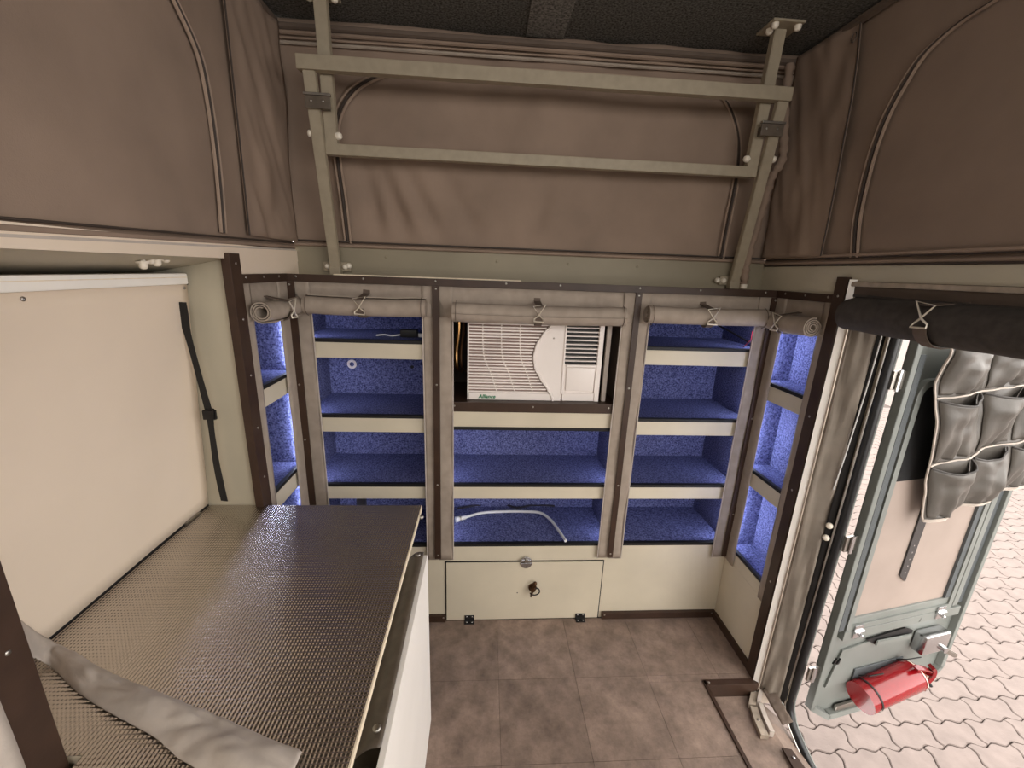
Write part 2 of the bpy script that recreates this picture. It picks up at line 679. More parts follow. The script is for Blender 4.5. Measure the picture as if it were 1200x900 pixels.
# gathered fabric hanging in the corner beside the lift arm
gp = smooth_path([(.845, .05, 2.05), (.85, .045, 1.95), (.862, .04, 1.85), (.868, .035, 1.78), (.845, .04, 1.72),
                  (.835, .045, 1.62), (.825, .05, 1.52), (.822, .055, 1.44), (.826, .055, 1.385)], 8)
gr = [.013 + .004 * nz(i * .45, 0, 1) + .003 * sin(i * 1.9) for i in range(len(gp))]
g = empty('gathered_canvas_tie', (.826, .055, 1.37), 'gathered canvas corner strip hanging beside the right lift arm', 'fabric strip')
obj('cloth', tube(gp, gr, 9), 'canvas', g, True)
obj('end_plug', disc((.826, .055, 1.369), (0, 0, 1), .011, .014), 'cap', g, True)

# ------------------------------------------------------------------ ledges and solid walls
wb = obj('wall_back', bx(-.735, .925, .10, .30, 1.362, Z_LEDGE), 'olive_wall')
tag(wb, kind='structure')
obj('lower_panel', bx(-.90, .93, .004, .016, 0, ZO - .004), 'cream', wb)
obj('outer_skin', bx(-1.05, 1.1, .29, .31, 0, 1.37), 'cream_wall', wb)
obj('shelf_cap', bx(-.735, .925, .0, .10, 1.345, 1.362), 'cream_wall', wb)
screws(wb, [(x, .10, 1.425) for x in (-.43, -.05, .2, .45)], (0, -1, 0), .005, 'olive_wall')

wl = obj('wall_left', bx(-1.02, XL, YR, .10, 1.405, 1.44), 'cream_panel')
tag(wl, kind='structure')
obj('filler', bx(XL - .02, XL - .001, -.284, .10, 1.345, 1.4055), 'cream_panel', wl)
obj('soffit', prism([(XL - .002, YLP1 + .011, 1.4045), (-.90, YLP1 + .011, 1.366), (-1.0, YLP1 + .011, 1.36), (-1.0, YLP1 + .011, 1.4045)], (0, -.655, 0)), 'cream_wall', wl)
obj('niche_side', bx(-1.0, XL - .0105, YLP1 + .012, YLP1 + .024, 0, 1.404), 'cream_wall', wl)
obj('niche_back', bx(-1.02, -1.0, YR, .30, 0, 1.405), 'cream_panel', wl)
obj('near_cabinet', bx(-1.0, -.665, YR, -.955, 0, 1.404), 'cream_wall', wl)

wr = obj('wall_right', bx(.918, .96, YR, .10, 1.385, 1.45), 'cream_wall')
tag(wr, kind='structure')
obj('lower_panel', bx(.918, .93, YRP1, 0, 0, .300), 'cream', wr)
obj('filler', bx(.919, .94, YRP1, .10, 1.345, 1.386), 'cream_wall', wr)
obj('sill_board', bx(.916, .93, YRP1, 0, .303, ZO - .004), 'cream', wr)
obj('outer_skin', bx(1.03, 1.045, YRP1 - .02, .31, -.12, 1.45), 'door_grey', wr)
obj('jamb_core', bx(.93, 1.03, YRP1 - .0, YRP1 + .01, -.12, 1.40), 'taupe', wr)
obj('rear_part', bx(.925, 1.0, -1.14, -1.02, -.12, 1.39), 'cream_wall', wr)
obj('rear_part', bx(.925, 1.0, YR, -1.14, -.12, .55), 'cream_wall', wr)  # kept low to leave the added daylight opening above it
obj('rear_part', bx(.925, 1.0, YR, -2.26, .55, 1.39), 'cream_wall', wr)
obj('door_head', bx(.96, 1.03, YR, .10, 1.36, 1.45), 'taupe', wr)

wrr = obj('wall_rear', bx(-1.02, 1.0, YR - .03, YR, -.1, 1.55), 'cream_wall')  # height set to leave an added strip of daylight under the roof
tag(wrr, kind='structure')

# ------------------------------------------------------------------ brown trims with screw heads
tn = [2]


def trim(bm, pts=None, axis=(0, -1, 0), name=None):
    tn[0] += 1
    o = obj(name or 'trim_%d' % tn[0], bm, 'brown_trim')
    tag(o, kind='structure')
    if pts:
        screws(o, pts, axis)
    return o


trim(bx(XL, XR, -.008, -.0002, ZTB, ZT, .001), [(x, -.008, 1.355) for x in (-.69, -.48, -.25, -.02, .16, .43, .64, .87)])
trim(bx(XL - .0002, XL + .008, YLP0, -.009, ZTB, ZT, .001), [(XL + .008, q, 1.355) for q in (-.06, -.15, -.24)], (1, 0, 0))
trim(bx(XR - .008, XR + .0002, YRP0, -.009, ZTB, ZT, .001), [(XR - .008, q, 1.355) for q in (-.05, -.14, -.23)], (-1, 0, 0))
for x, w, dx in ((P2, .023, -.004), (P3, .021, .002)):
    trim(prism([(x - w / 2, -.0165, ZTB), (x + w / 2, -.0165, ZTB), (x + w / 2 + dx, -.0165, ZPB), (x - w / 2 + dx, -.0165, ZPB)], (0, .004, 0)),
         [(x + dx * k, -.0165, ZTB - .012 - k * (ZTB - ZPB - .024)) for k in (0, .32, .7, 1)])
trim(bx(XL, XL + .030, -.0165, -.0125, .02, ZTB), [(XL + .015, -.0165, z) for z in (1.33, 1.0, .8)])
trim(bx(XR - .026, XR, -.0165, -.0125, ZPB, ZTB), [(XR - .013, -.0165, z) for z in (1.33, .9, .5)])
trim(bx(XL - .01, XL + .012, YLP1, YLP0, .02, 1.418, .001), [(XL + .012, YLP0 - .02, z) for z in (1.39, 1.25, 1.1, .95, .8)], (1, 0, 0))
trim(bx(XR - .012, XR + .008, YRP1, YRP0, .0, 1.416, .001), [(XR - .012, YRP0 - .018, z) for z in (1.36, 1.0, .75, .4)], (-1, 0, 0))
trim(bx(-.660, -.652, -.997, -.955, .0, 1.40, .001), [(-.652, -.976, z) for z in (.93, 1.2)], (1, 0, 0))
bb = trim(bx(.425, XR - .001, -.010, .004, 0, .030, .001), [(.435, -.010, .018), (.9, -.010, .018)], name='baseboard_back')
trim(bx(-.30, -.226, -.010, .004, 0, .030, .001), [(-.235, -.010, .018)])
trim(bx(XR - .010, XR + .001, YRP0, -.011, 0, .030, .001), name='baseboard_right')
tn[0] += 1
# loose cream slat lying on top of the back trim
o = obj('loose_slat', beam((-.575, .004, 1.3675), (.03, .012, 1.3675), .006, .012, (0, 0, 1), bev=.001), 'ply_edge')
tag(o, 'thin pale slat lying along the top of the brown back trim', 'slat')

# ------------------------------------------------------------------ built-in shelves
BOARDS = [(1.148, 1.095), (.880, .827), (.610, .560)]


def bay(label, x0, x1, boards, led_sides, ztop=1.343, zlow=ZO, liner='carpet'):
    t_ = empty('built_in_shelf', ((x0 + x1) / 2, .14, zlow - .02), label, 'shelf', 'built-in shelves along the front of the cabin')
    obj('back_lining', bx(x0, x1, .27, .28, zlow, ztop), liner, t_)
    for x, d in ((x0, .006), (x1, -.006)):
        obj('side_lining', bx(min(x, x + d), max(x, x + d), .02, .27, zlow, ztop), liner, t_)
    obj('top_lining', bx(x0 + .006, x1 - .006, .02, .27, ztop - .006, ztop), liner, t_)
    lows = []
    for (zt, zb) in boards:
        s_ = obj('shelf', bx(x0 + .006, x1 - .006, .018, .27, zt - .006, zt + .010), liner, t_)
        obj('front_board', bx(x0, x1, .0045, .0175, zb, zt, .001), 'cream', s_)
        obj('edge_strip', bx(x0, x1, .003, .0178, zt + .0003, zt + .0115), 'black', s_)
        lows.append(zt + .0115)
    s_ = obj('shelf', bx(x0 + .006, x1 - .006, .018, .27, zlow - .004, zlow + .006), liner, t_)
    obj('edge_strip', bx(x0, x1, .003, .0178, zlow - .004, zlow + .008), 'black', s_)
    lv = [zlow + .008] + sorted(lows)
    tops = sorted(zb for _, zb in boards) + [ztop]
    for side in led_sides:
        x = x0 + .011 if side < 0 else x1 - .011
        for a, b in zip(lv, tops):
            if b - a > .05:
                obj('led_strip', bx(x - .004, x + .004, .020, .0235, a + .012, b - .012), 'led', t_)
    return t_


bay('blue-carpeted shelves behind the aluminium bench, with a white ring in the back', XL + .006, P2, BOARDS, (-1,))
bay('blue-carpeted shelves in the bay beside the right-hand corner, black cords on top', P3, XR - .006, BOARDS, (1,))
# centre bay: air conditioner compartment over two open shelves
c_ = bay('blue-carpeted shelves under the air conditioner, hose in the bottom one', P2, P3, [BOARDS[2]], (-1, 1), ztop=.845)
obj('front_board', bx(P2, P3, .0045, .0175, .852, .911, .001), 'cream', c_)
obj('edge_strip', bx(P2, P3, .003, .0178, .840, .8515), 'black', c_)
ab = empty('air_conditioner_alcove', (.09, .14, .90), 'dark brown boxed alcove holding the air conditioner', 'alcove')
obj('ledge', bx(P2, P3, -.004, .27, .911, .9475, .002), 'brown_trim', ab)
screws(ab, [(x, -.004, .929) for x in (-.19, .09, .365)], (0, -1, 0))
obj('back_panel', bx(P2, P3, .27, .28, .9475, 1.343), 'ac_box', ab)
obj('side_panel', bx(P2, P2 + .006, .02, .27, .9475, 1.343), 'ac_box', ab)
obj('side_panel', bx(P3 - .03, P3 - .024, .02, .27, .9475, 1.343), 'taupe_dark', ab)
obj('top_panel', bx(P2, P3, .02, .27, 1.338, 1.343), 'ac_box', ab)
SB = [(1.041, .988), (.705, .650)]


def side_bay(label, x, dep, y0, boards, led, zlow=ZO):
    """opening in the plane x; dep = signed depth"""
    sg = 1 if dep > 0 else -1
    t_ = empty('built_in_shelf', (x + dep / 2, y0 / 2, zlow - .02), label, 'shelf', 'built-in shelves along the front of the cabin')

    def b(a0, a1, yy0, yy1, z0, z1, bev=0):
        p, q = x + sg * a0, x + sg * a1
        return bx(min(p, q), max(p, q), yy0, yy1, z0, z1, bev)
    D = abs(dep)
    obj('back_lining', b(D - .01, D, y0, -.002, zlow, 1.343), 'carpet', t_)
    obj('side_lining', b(.012, D - .01, y0, y0 + .006, zlow, 1.343), 'carpet', t_)
    obj('side_lining', b(.012, D - .01, -.008, -.002, zlow, 1.343), 'carpet', t_)
    obj('top_lining', b(.012, D - .01, y0 + .006, -.008, 1.337, 1.343), 'carpet', t_)
    lows = [zlow + .008]
    for zt, zb in boards:
        s_ = obj('shelf', b(.0142, D - .01, y0 + .006, -.008, zt - .006, zt + .010), 'carpet', t_)
        obj('front_board', b(.002, .014, y0, -.004, zb, zt, .001), 'cream', s_)
        obj('edge_strip', b(.001, .014, y0, -.004, zt + .0003, zt + .0115), 'black', s_)
        lows.append(zt + .0115)
    s_ = obj('shelf', b(.0142, D - .01, y0 + .006, -.008, zlow - .004, zlow + .006), 'carpet', t_)
    obj('edge_strip', b(.001, .014, y0, -.004, zlow - .004, zlow + .008), 'black', s_)
    tops = sorted(zb for _, zb in boards) + [1.337]
    for yy in led:
        for a, c in zip(sorted(lows), tops):
            obj('led_strip', b(.016, .0195, yy - .004, yy + .004, a + .012, c - .012), 'led', t_)
    return t_


side_bay('narrow blue-carpeted corner shelves beside the bench niche', XL, -.26, YLP0 + .002, SB, (-.0145,))
side_bay('narrow blue-carpeted corner shelves beside the door post', XR, .11, YRP0 + .002, SB, (-.0145, YRP0 + .014))


# ------------------------------------------------------------------ roll-up fabric covers
def spiral_profile(r, turns=3.6, thick=.0032, rin=.009, n=22, hand=1, start=0.):
    """closed outline of a rolled sheet, 2-D"""
    N = int(turns * n)
    o_, i_ = [], []
    for k in range(N + 1):
        a = k / N
        th = hand * (start + 2 * pi * turns * a)
        rr = rin + (r - rin) * a
        o_.append((rr * cos(th), rr * sin(th)))
        i_.append(((rr - thick) * cos(th), (rr - thick) * sin(th)))
    return o_ + i_[::-1], N + 1


def roll(p0, p1, r, hand=1, start=0., segs=10, thick=.0034, seed=0, wob=.0015, rin=.009, turns=3.6):
    """rolled cloth from p0 to p1; section axes: up and horizontal"""
    p0, p1 = Vector(p0), Vector(p1)
    t_ = (p1 - p0).normalized()
    up = Vector((0, 0, 1))
    sd = t_.cross(up).normalized()
    prof, half = spiral_profile(r, turns=turns, rin=rin, thick=thick, hand=hand, start=start)
    bm = BM()
    rings = []
    for i in range(segs + 1):
        f = i / segs
        c = p0.lerp(p1, f) - up * (.003 * sin(pi * f))
        k = 1 + .05 * nz(f * 4, seed, 2)
        rings.append([bm.verts.new(c + sd * (a * k) + up * (b * k) + up * (wob * nz(f * 6, a * 40, seed))) for a, b in prof])
    n = len(prof)
    for a, b in zip(rings, rings[1:]):
        for k in range(n):
            bm.faces.new((a[k], a[(k + 1) % n], b[(k + 1) % n], b[k]))
    for rg, fl in ((rings[0], 0), (rings[-1], 1)):
        for k in range(half - 1):
            q = (rg[k], rg[k + 1], rg[n - 2 - k], rg[n - 1 - k])
            bm.faces.new(q if fl else q[::-1])
    return bm


def clip_set(par, c, a, nrm, rr, ztop, wire='wire', strap='taupe_dark', sw=.011):
    """strap from the trim, wire clip, short strap around the roll. c: roll centre point, a: along the roll, nrm: out of the wall"""
    c, a, nrm = Vector(c), Vector(a), Vector(nrm)
    up = Vector((0, 0, 1))
    f = c + nrm * (rr + .004)
    zt = c.z + rr * .75
    top = Vector((c.x, c.y, ztop)) - nrm * (c - Vector((c.x, c.y, c.z))).dot(nrm)
    wall = c - nrm * (rr + .022)
    s_ = obj('strap', ribbon([Vector((wall.x, wall.y, ztop)), Vector((wall.x, wall.y, zt + .012)) + nrm * .012,
                              Vector((f.x, f.y, zt)) - nrm * .004], a * sw, .002), strap, par)
    k_ = 1.3
    sh = ((-.016, .0), (.014, .005), (-.003, -.022), (-.012, -.030), (-.013, -.036), (.011, -.037), (.009, -.030), (.001, -.023))
    base = Vector((f.x, f.y, zt + .001))
    obj('clip', tube([base + a * (q * k_) + up * (z * k_) + nrm * .002 * (i % 3) for i, (q, z) in enumerate(sh)], .0022, 6, closed=True), wire, par, True)
    pts = []
    for k in range(7):
        th = radians(-8 - 20 * k)
        pts.append(c + nrm * (cos(th) * (rr + .0035)) + up * (sin(th) * (rr + .0035)))
    obj('roll_strap', ribbon(pts, a * sw, .002), strap, par)


def cover(label, x0, x1, strips, rx0, rx1, cz, r, clip_x, hand, start, seed):
    """cover for a bay of the front wall: header and side strips round the opening, rolled cloth, strap and clip"""
    par = empty('roll_up_cover', ((x0 + x1) / 2, -.01, 1.22), label, 'fabric cover', 'rolled-up shelf covers')

    def hd(s, t):
        x = x0 + s * (x1 - x0)
        z = ZTB - t * .10
        return Vector((x, -.004 - .006 * t + .003 * nz(x * 9, z * 9, seed), z))
    obj('header', sheet(hd, 24, 5, (0, .0025, 0)), 'taupe', par, 'all')
    for k, (sx0, sx1, zb) in enumerate(strips):
        def st(s, t, sx0=sx0, sx1=sx1, zb=zb, k=k):
            z = ZTB - t * (ZTB - zb)
            x = sx0 + s * (sx1 - sx0)
            w = .003 * nz(x * 30, z * 5, seed + k) + .0025 * sin(z * 17 + k)
            return Vector((x + .002 * nz(z * 6, k, seed), -.0075 + min(.004, w) , z))
        obj('side_strip', sheet(st, 5, 40, (0, .0022, 0)), 'taupe', par, 'all')
        sgn = 1 if k == 0 else -1
        xe_ = sx1 if k == 0 else sx0
        obj('binding', tube([(xe_, -.0095, ZTB - .09), (xe_, -.0095, (ZTB + zb) / 2), (xe_, -.0095, zb)], .0022, 6), 'taupe_light', par, True)
    cy = -.014 - r - .004
    obj('roll', roll((rx0, cy, cz), (rx1, cy, cz), r, hand, start, 12, seed=seed), 'taupe', par, True)
    for q in (rx0 + .012, rx1 - .012):
        obj('roll_stitch', tube([Vector((q, cy - cos(a) * (r + .001), cz + sin(a) * (r + .001) - .0005)) for a in [radians(-80 + 16 * k) for k in range(11)]], .0011, 5), 'taupe_dark', par, True)
    clip_set(par, (clip_x, cy, cz), (1, 0, 0), (0, -1, 0), r, ZTB)
    return par


cover('rolled grey-brown shelf cover over the bay behind the aluminium bench', XL + .03, P2 - .012,
      [(XL + .004, -.650, .30), (-.294, P2 - .001, .30)], -.652, -.276, 1.276, .0325, -.472, -1, 1.0, 3)
cover('rolled grey-brown shelf cover in front of the air conditioner', P2 + .012, P3 - .012,
      [(P2, -.194, .30), (.379, P3 - .0005, .302)], -.192, .374, 1.268, .034, .085, 1, 2.4, 11)
cover('rolled grey-brown shelf cover over the bay beside the right-hand corner', P3 + .012, XR - .026,
      [(P3, .475, .30), (.853, XR - .004, .302)], .448, .856, 1.276, .0325, .655, 1, .4, 23)


def side_cover(label, x, sg, y0, strips, ry0, ry1, cz, r, clip_y, seed):
    par = empty('roll_up_cover', (x + sg * .01, (ry0 + ry1) / 2, 1.22), label, 'fabric cover', 'rolled-up shelf covers')
    obj('header', sheet(lambda s, t: Vector((x + sg * (.004 + .006 * t), -.012 + s * (y0 + .012), ZTB - .10 * t)), 8, 4, (-sg * .0025, 0, 0)), 'taupe', par, 'all')
    for k, (a, b, zb) in enumerate(strips):
        obj('side_strip', sheet(lambda s, t: Vector((x + sg * (.008 + .003 * nz(t * 6, s * 2, seed + k)), a + s * (b - a), ZTB - t * (ZTB - zb))), 4, 30, (-sg * .0022, 0, 0)), 'taupe', par, 'all')
    cx_ = x + sg * (.016 + r)
    obj('roll', roll((cx_, ry0, cz), (cx_, ry1, cz), r, sg, 1.2, 8, seed=seed, rin=.015 if sg > 0 else .008, turns=2.6 if sg > 0 else 3.6), 'taupe', par, True)
    clip_set(par, (cx_, clip_y, cz), (0, 1, 0), (sg, 0, 0), r, ZTB)


side_cover('rolled grey-brown cover over the narrow shelves beside the bench niche', XL, 1, YLP0, [(-.004, -.078, .20), (-.228, YLP0 + .001, .20)], -.262, -.035, 1.270, .030, -.15, 31)
side_cover('rolled grey-brown cover over the narrow shelves beside the door post', XR, -1, YRP0, [(-.004, -.064, .30), (-.222, YRP0 + .001, .30)], -.245, -.030, 1.270, .030, -.13, 37)

# ------------------------------------------------------------------ air conditioner
ac = empty('air_conditioner', (.0925, .15, .9475), 'white window air conditioner with ribbed grille in the dark alcove', 'air conditioner')
A0, A1, AZ0, AZ1 = -.145, .332, .9485, 1.315
obj('casing', bx(A0 + .006, A1 - .004, .042, .262, AZ0 + .002, AZ1, .003), 'white_plastic', ac)
obj('grille_back', bx(A0 + .004, .17, .034, .042, AZ0 + .028, AZ1 - .01), 'grille_filter', ac)
crv = [(1.315, .172), (1.27, .165), (1.224, .147), (1.19, .120), (1.15, .098), (1.11, .090), (1.07, .097), (1.03, .119), (.995, .145), (.965, .163), (.9485, .168)]


def crv_x(z):
    for (za, xa), (zb_, xb) in zip(crv, crv[1:]):
        if zb_ <= z <= za:
            f = (za - z) / (za - zb_)
            f = f * f * (3 - 2 * f) * .5 + f * .5
            return xa + (xb - xa) * f
    return .16


k = 0
z = .979
while z < AZ1 - .012:
    x1 = crv_x(z) - .010
    obj('grille_slat', prism([(A0 + .003, .036, z - .0031), (A0 + .003, .0265, z - .0026), (A0 + .003, .0265, z + .0022), (A0 + .003, .036, z + .0031)], (x1 - A0 - .003, 0, 0)), 'white_plastic', ac)
    z += .01105
for rx in (-.095, -.03, .035):
    obj('grille_rib', tube(smooth_path([(rx, .033, 1.30), (rx + .004, .033, 1.12), (rx + .03, .033, 1.05), (rx + .055, .033, .978)], 4), .0022, 5), 'white_plastic', ac, True)
zz = [AZ0 + (AZ1 - AZ0) * i / 30 for i in range(31)]
mid = [(crv_x(q) - .004, .026, q) for q in zz] + [(.193, .026, AZ1), (.193, .026, AZ0)]
obj('centre_panel', prism(mid, (0, .016, 0)), 'white_plastic', ac)
obj('centre_ridge', tube([(crv_x(q) - .003, .0255, q) for q in zz], .0045, 6), 'white_plastic', ac, True)
obj('base_strip', bx(A0, .165, .026, .042, AZ0, .9745, .001), 'white_plastic', ac)
obj('left_edge', bx(A0 - .001, A0 + .004, .026, .042, AZ0, AZ1), 'white_plastic', ac)
obj('vent_back', bx(.196, .318, .038, .042, 1.085, 1.30), 'black', ac)
for i in range(14):
    z = 1.099 + i * .0148
    obj('vent_slat', prism([(.197, .038, z - .001), (.197, .026, z - .0030), (.197, .026, z + .0002), (.197, .038, z + .0015)], (.120, 0, 0)), 'white_plastic', ac)
obj('vent_frame', bx(.1925, .1985, .022, .042, .975, 1.31, .001), 'white_plastic', ac)
obj('vent_frame', bx(.3155, .332, .024, .042, AZ0, AZ1, .001), 'white_plastic', ac)
obj('lower_panel', bx(.1985, .3155, .027, .042, AZ0, 1.085, .001), 'white_plastic', ac)
cp = obj('control_cover', bx(.207, .310, .0215, .027, .988, 1.074, .004), 'white_plastic', ac, True)
obj('cover_lip', bx(.204, .312, .020, .027, 1.076, 1.085, .002), 'white_plastic', ac)
u_ = smooth_path([(.1995, .024, 1.075), (.1995, .024, 1.0), (.2005, .024, .985), (.209, .024, .978), (.305, .024, .978), (.313, .024, .985), (.314, .024, 1.0), (.314, .024, 1.06)], 4)
obj('cover_ridge', tube(u_, .0022, 6), 'white_plastic', ac, True)
obj('indicator', disc((.155, .026, 1.178), (0, -1, 0), .003, .002), 'chrome', ac)
cur = bpy.data.curves.new('brand_text', 'FONT')
cur.body = 'Alliance'
cur.size = .019
cur.extrude = .0004
cur.offset = .0005
cur.shear = .25
tmp = bpy.data.objects.new('tmp_text', cur)
COL.objects.link(tmp)
dg = bpy.context.evaluated_depsgraph_get()
me = bpy.data.meshes.new_from_object(tmp.evaluated_get(dg))
bpy.data.objects.remove(tmp)
me.materials.clear()
me.materials.append(MATS['ac_green'])
bt = bpy.data.objects.new('brand_lettering', me)
link(bt, ac)
bt.rotation_euler = (pi / 2, 0, 0)
bt.location = Vector((-.106, .0255, .9545)) - ORG[ac.name]
bt['label'] = 'small green lettering'

for i, (x, r) in enumerate(((-.182, .007), (-.165, .005))):
    o = obj('copper_pipe', tube(smooth_path([(x, .06, 1.335), (x + .003, .06, 1.2), (x - .006, .065, 1.12), (x - .004, .07, 1.06), (x + .008, .12, 1.03)], 6), r, 8), 'brass' if i == 0 else 'bronze', None, True)
    tag(o, ['thick brass-coloured pipe left of the air conditioner', 'thin dark pipe against the side of the air conditioner'][i], 'pipe')
o = obj('alcove_post', bx(.345, .360, .03, .045, .9478, 1.335, .001), 'taupe_light')
tag(o, 'pale upright bar at the right side of the air conditioner', 'bar')

# ------------------------------------------------------------------ hatch in the lower panel
h = empty('hatch', (.093, .0, .0), 'cream flush hatch with two black hinges under the shelves', 'hatch')
obj('panel', bx(-.2225, .408, -.002, .0035, .003, .2785, .0012), 'cream', h)
obj('gap_frame', prism([(-.227, .0012, .0005), (.4125, .0012, .0005), (.4125, .0012, .283), (-.227, .0012, .283)], (0, .0027, 0)), 'black', h)
for x in (-.129, .333):
    hg = obj('hinge', bx(x - .020, x + .020, -.0055, -.002, .002, .026, .001), 'black', h)
    obj('leaf', bx(x - .020, x + .020, -.024, -.004, .0002, .0032, .001), 'black', hg)
    obj('knuckle', tube([(x - .02, -.005, .003), (x + .02, -.005, .003)], .0035, 8), 'black', hg, True)
    screws(hg, [(x - .011, -.0055, .016), (x + .011, -.0055, .016)], (0, -1, 0), .004, 'chrome')
    screws(hg, [(x - .011, -.015, .0032), (x + .011, -.015, .0032)], (0, 0, 1), .004, 'chrome')
lk = obj('catch', prism([(.094 + .024 * cos(a), -.008, .2825 + .024 * sin(a)) for a in [pi * k / 12 for k in range(13)]], (0, .0055, 0), bev=.0008), 'chrome', h, True)
obj('catch_lower', prism([(.094 + .024 * cos(a), -.008, .2790 + .024 * sin(a)) for a in [-pi * k / 12 for k in range(13)]], (0, .0055, 0), bev=.0008), 'chrome', lk, True)
obj('catch_bolt', bx(.088, .100, -.013, -.008, .2835, .299, .001), 'steel', lk)
obj('catch_rib', bx(.096, .100, -.012, -.008, .262, .2785, .001), 'chrome', lk)
obj('catch_rib', bx(.076, .112, -.012, -.008, .290, .294, .001), 'chrome', lk)
kl = obj('turn_lock', disc((.125, -.002, .163), (0, -1, 0), .017, .008, 16), 'bronze', h, True)
obj('lock_barrel', disc((.125, -.010, .163), (0, -1, 0), .010, .014, 12), 'bronze', kl, True)
obj('key_blade', beam((.133, -.016, .192), (.118, -.022, .130), .008, .005, (1, 0, 0), bev=.001), 'bronze', kl)
obj('key_knob', disc((.133, -.014, .190), (0, -1, 0), .008, .01, 10, dome=1), 'bronze', kl, True)
obj('lock_ring', tube([(.132 + .020 * cos(a), -.024 - .003 * sin(a), .158 + .020 * sin(a)) for a in [radians(-150 + 21 * k) for k in range(12)]], .0028, 6), 'black', kl, True)
obj('peg_hole', disc((.064, -.0021, .134), (0, -1, 0), .0025, .0006, 8), 'black', h)

# ------------------------------------------------------------------ aluminium-topped bench in the left niche
ZB = .72
bench = empty('storage_bench', (-.56, -.9, 0), 'white-fronted storage bench with a dimpled aluminium top', 'bench')
obj('carcass', prism([(-.995, -.335, 0), (-.315, -.335, 0), (-.315, -1.9, 0), (-.64, -1.9, 0), (-.64, -.948, 0), (-.995, -.948, 0)], (0, 0, .702)), 'cream_wall', bench)
obj('top_board', prism([(-.88, -.301, ZB - .015), (-.263, -.301, ZB - .015), (-.263, -1.9, ZB - .015), (-.64, -1.9, ZB - .015), (-.64, -.948, ZB - .015), (-.88, -.948, ZB - .015)], (0, 0, .0138)), 'ply_edge', bench)
obj('aluminium_sheet', prism([(-.88, -.301, ZB - .001), (-.2655, -.301, ZB - .001), (-.2655, -1.9, ZB - .001), (-.64, -1.9, ZB - .001), (-.64, -.948, ZB - .001), (-.88, -.948, ZB - .001)], (0, 0, .001)), 'tread', bench, label='dimpled bare aluminium sheet')
obj('front_panel', bx(-.2475, -.236, -1.9, -.392, .0, .617, .001), 'white_board', bench)


def strip_fn(s, t):
    y_ = -.385 - t * .50
    x_ = -.300 + s * .0525
    return Vector((x_, y_, .585 + .036 * sin(min(1, s * 1.25) * pi / 2) + .004 * nz(y_ * 6, s, 1)))


vs_ = obj('top_strip', sheet(strip_fn, 8, 30, (0, 0, -.003)), 'vinyl_strip', bench, 'all', label='dark glossy vinyl strip')
screws(vs_, [(-.262, -.398, .622), (-.260, -.858, .6235)], (0, 0, 1), .0075, 'steel')
obj('corner_bolt', disc((-.262, -.345, .708), (1, 0, 0), .006, .010, 8, dome=1), 'steel', bench, True)
obj('edge_gap', bx(-.8805, -.8685, -.948, -.301, ZB, ZB + .004), 'black', bench)
obj('edge_hinge', bx(-.8682, -.862, -.40, -.345, ZB, ZB + .007, .001), 'steel', bench)

# tall cream panel standing at the back of the bench
pn = empty('lift_up_panel', (-.875, -.63, ZB + .005), 'tall smooth cream board standing upright behind the aluminium bench top', 'panel')
rt_z0 = at(0, 343, x=-.872).z
obj('board', sheet(lambda s, t: Vector((-.8680 + .042 * t + .003 * nz(s * 2, t * 2, 6), -.948 + s * .645, ZB + .005 + t * (1.342 - ZB - .005))), 24, 20, (-.012, 0, 0)), 'cream_panel', pn, 'all')
rail = obj('top_rail', bx(-.842, -.820, -.948, -.306, 1.340, 1.366, .003), 'white_rail', pn)
obj('rail_groove', bx(-.8215, -.8195, -.948, -.308, 1.356, 1.3575), 'ply_edge', rail)
screws(pn, [(-.825, -.685, 1.325), (-.825, -.9, 1.325), (-.825, -.315, 1.327)], (1, 0, 0), .004)
obj('rail_end', bx(-.843, -.825, -.305, -.299, 1.338, 1.366, .002), 'black', pn)

# black webbing strap with buckle hanging at the panel edge
st = empty('webbing_strap', (-.80, -.325, ZB + .001), 'black webbing strap with a buckle hanging down the cream board', 'strap')
sp = [at(u, v, y=-.337) for u, v in ((211, 354), (214, 368), (220, 392), (229, 425), (238, 458), (245, 484), (248, 505), (253, 540), (258, 565), (263, 587))]
hw = [.016, .015, .009, .008, .009, .010, .008, .009, .010, .010]
wv = [Vector((1, -.2, 0)) * w for w in hw]
sp2 = smooth_path(sp, 4)
wv2 = smooth_path(wv, 4)
obj('webbing', ribbon(sp2, wv2, .002), 'strap_black', st)
b0 = at(246, 486, y=-.338)
obj('buckle', bx(b0.x - .016, b0.x + .016, b0.y - .006, b0.y + .004, b0.z - .013, b0.z + .013, .003), 'black', st, True)
obj('buckle_lever', beam((b0.x + .012, b0.y - .006, b0.z - .008), (b0.x + .018, b0.y - .012, b0.z + .022), .008, .004, (1, 0, 0)), 'black', st)

# white-capped bolts under the left ledge
for i, (u, v) in enumerate(((167, 306), (176, 300), (183, 303), (193, 299))):
    p = at(u, v, x=-.77)
    zc = p.z - .004
    o = empty('capped_bolt', (p.x, p.y, zc - .012), 'white-capped bolt hanging under the ledge over the cream board', 'bolt', 'white-capped bolts under the left ledge')
    obj('cap', disc((p.x, p.y, zc), (0, 0, -1), .0075, .012, 10, dome=1), 'cap', o, True)
    obj('washer', disc((p.x, p.y, zc), (0, 0, 1), .0115, .004, 12), 'cap', o, True)
    obj('shank', disc((p.x, p.y, zc + .004), (0, 0, 1), .0045, 1.398 - zc, 8), 'cap', o)

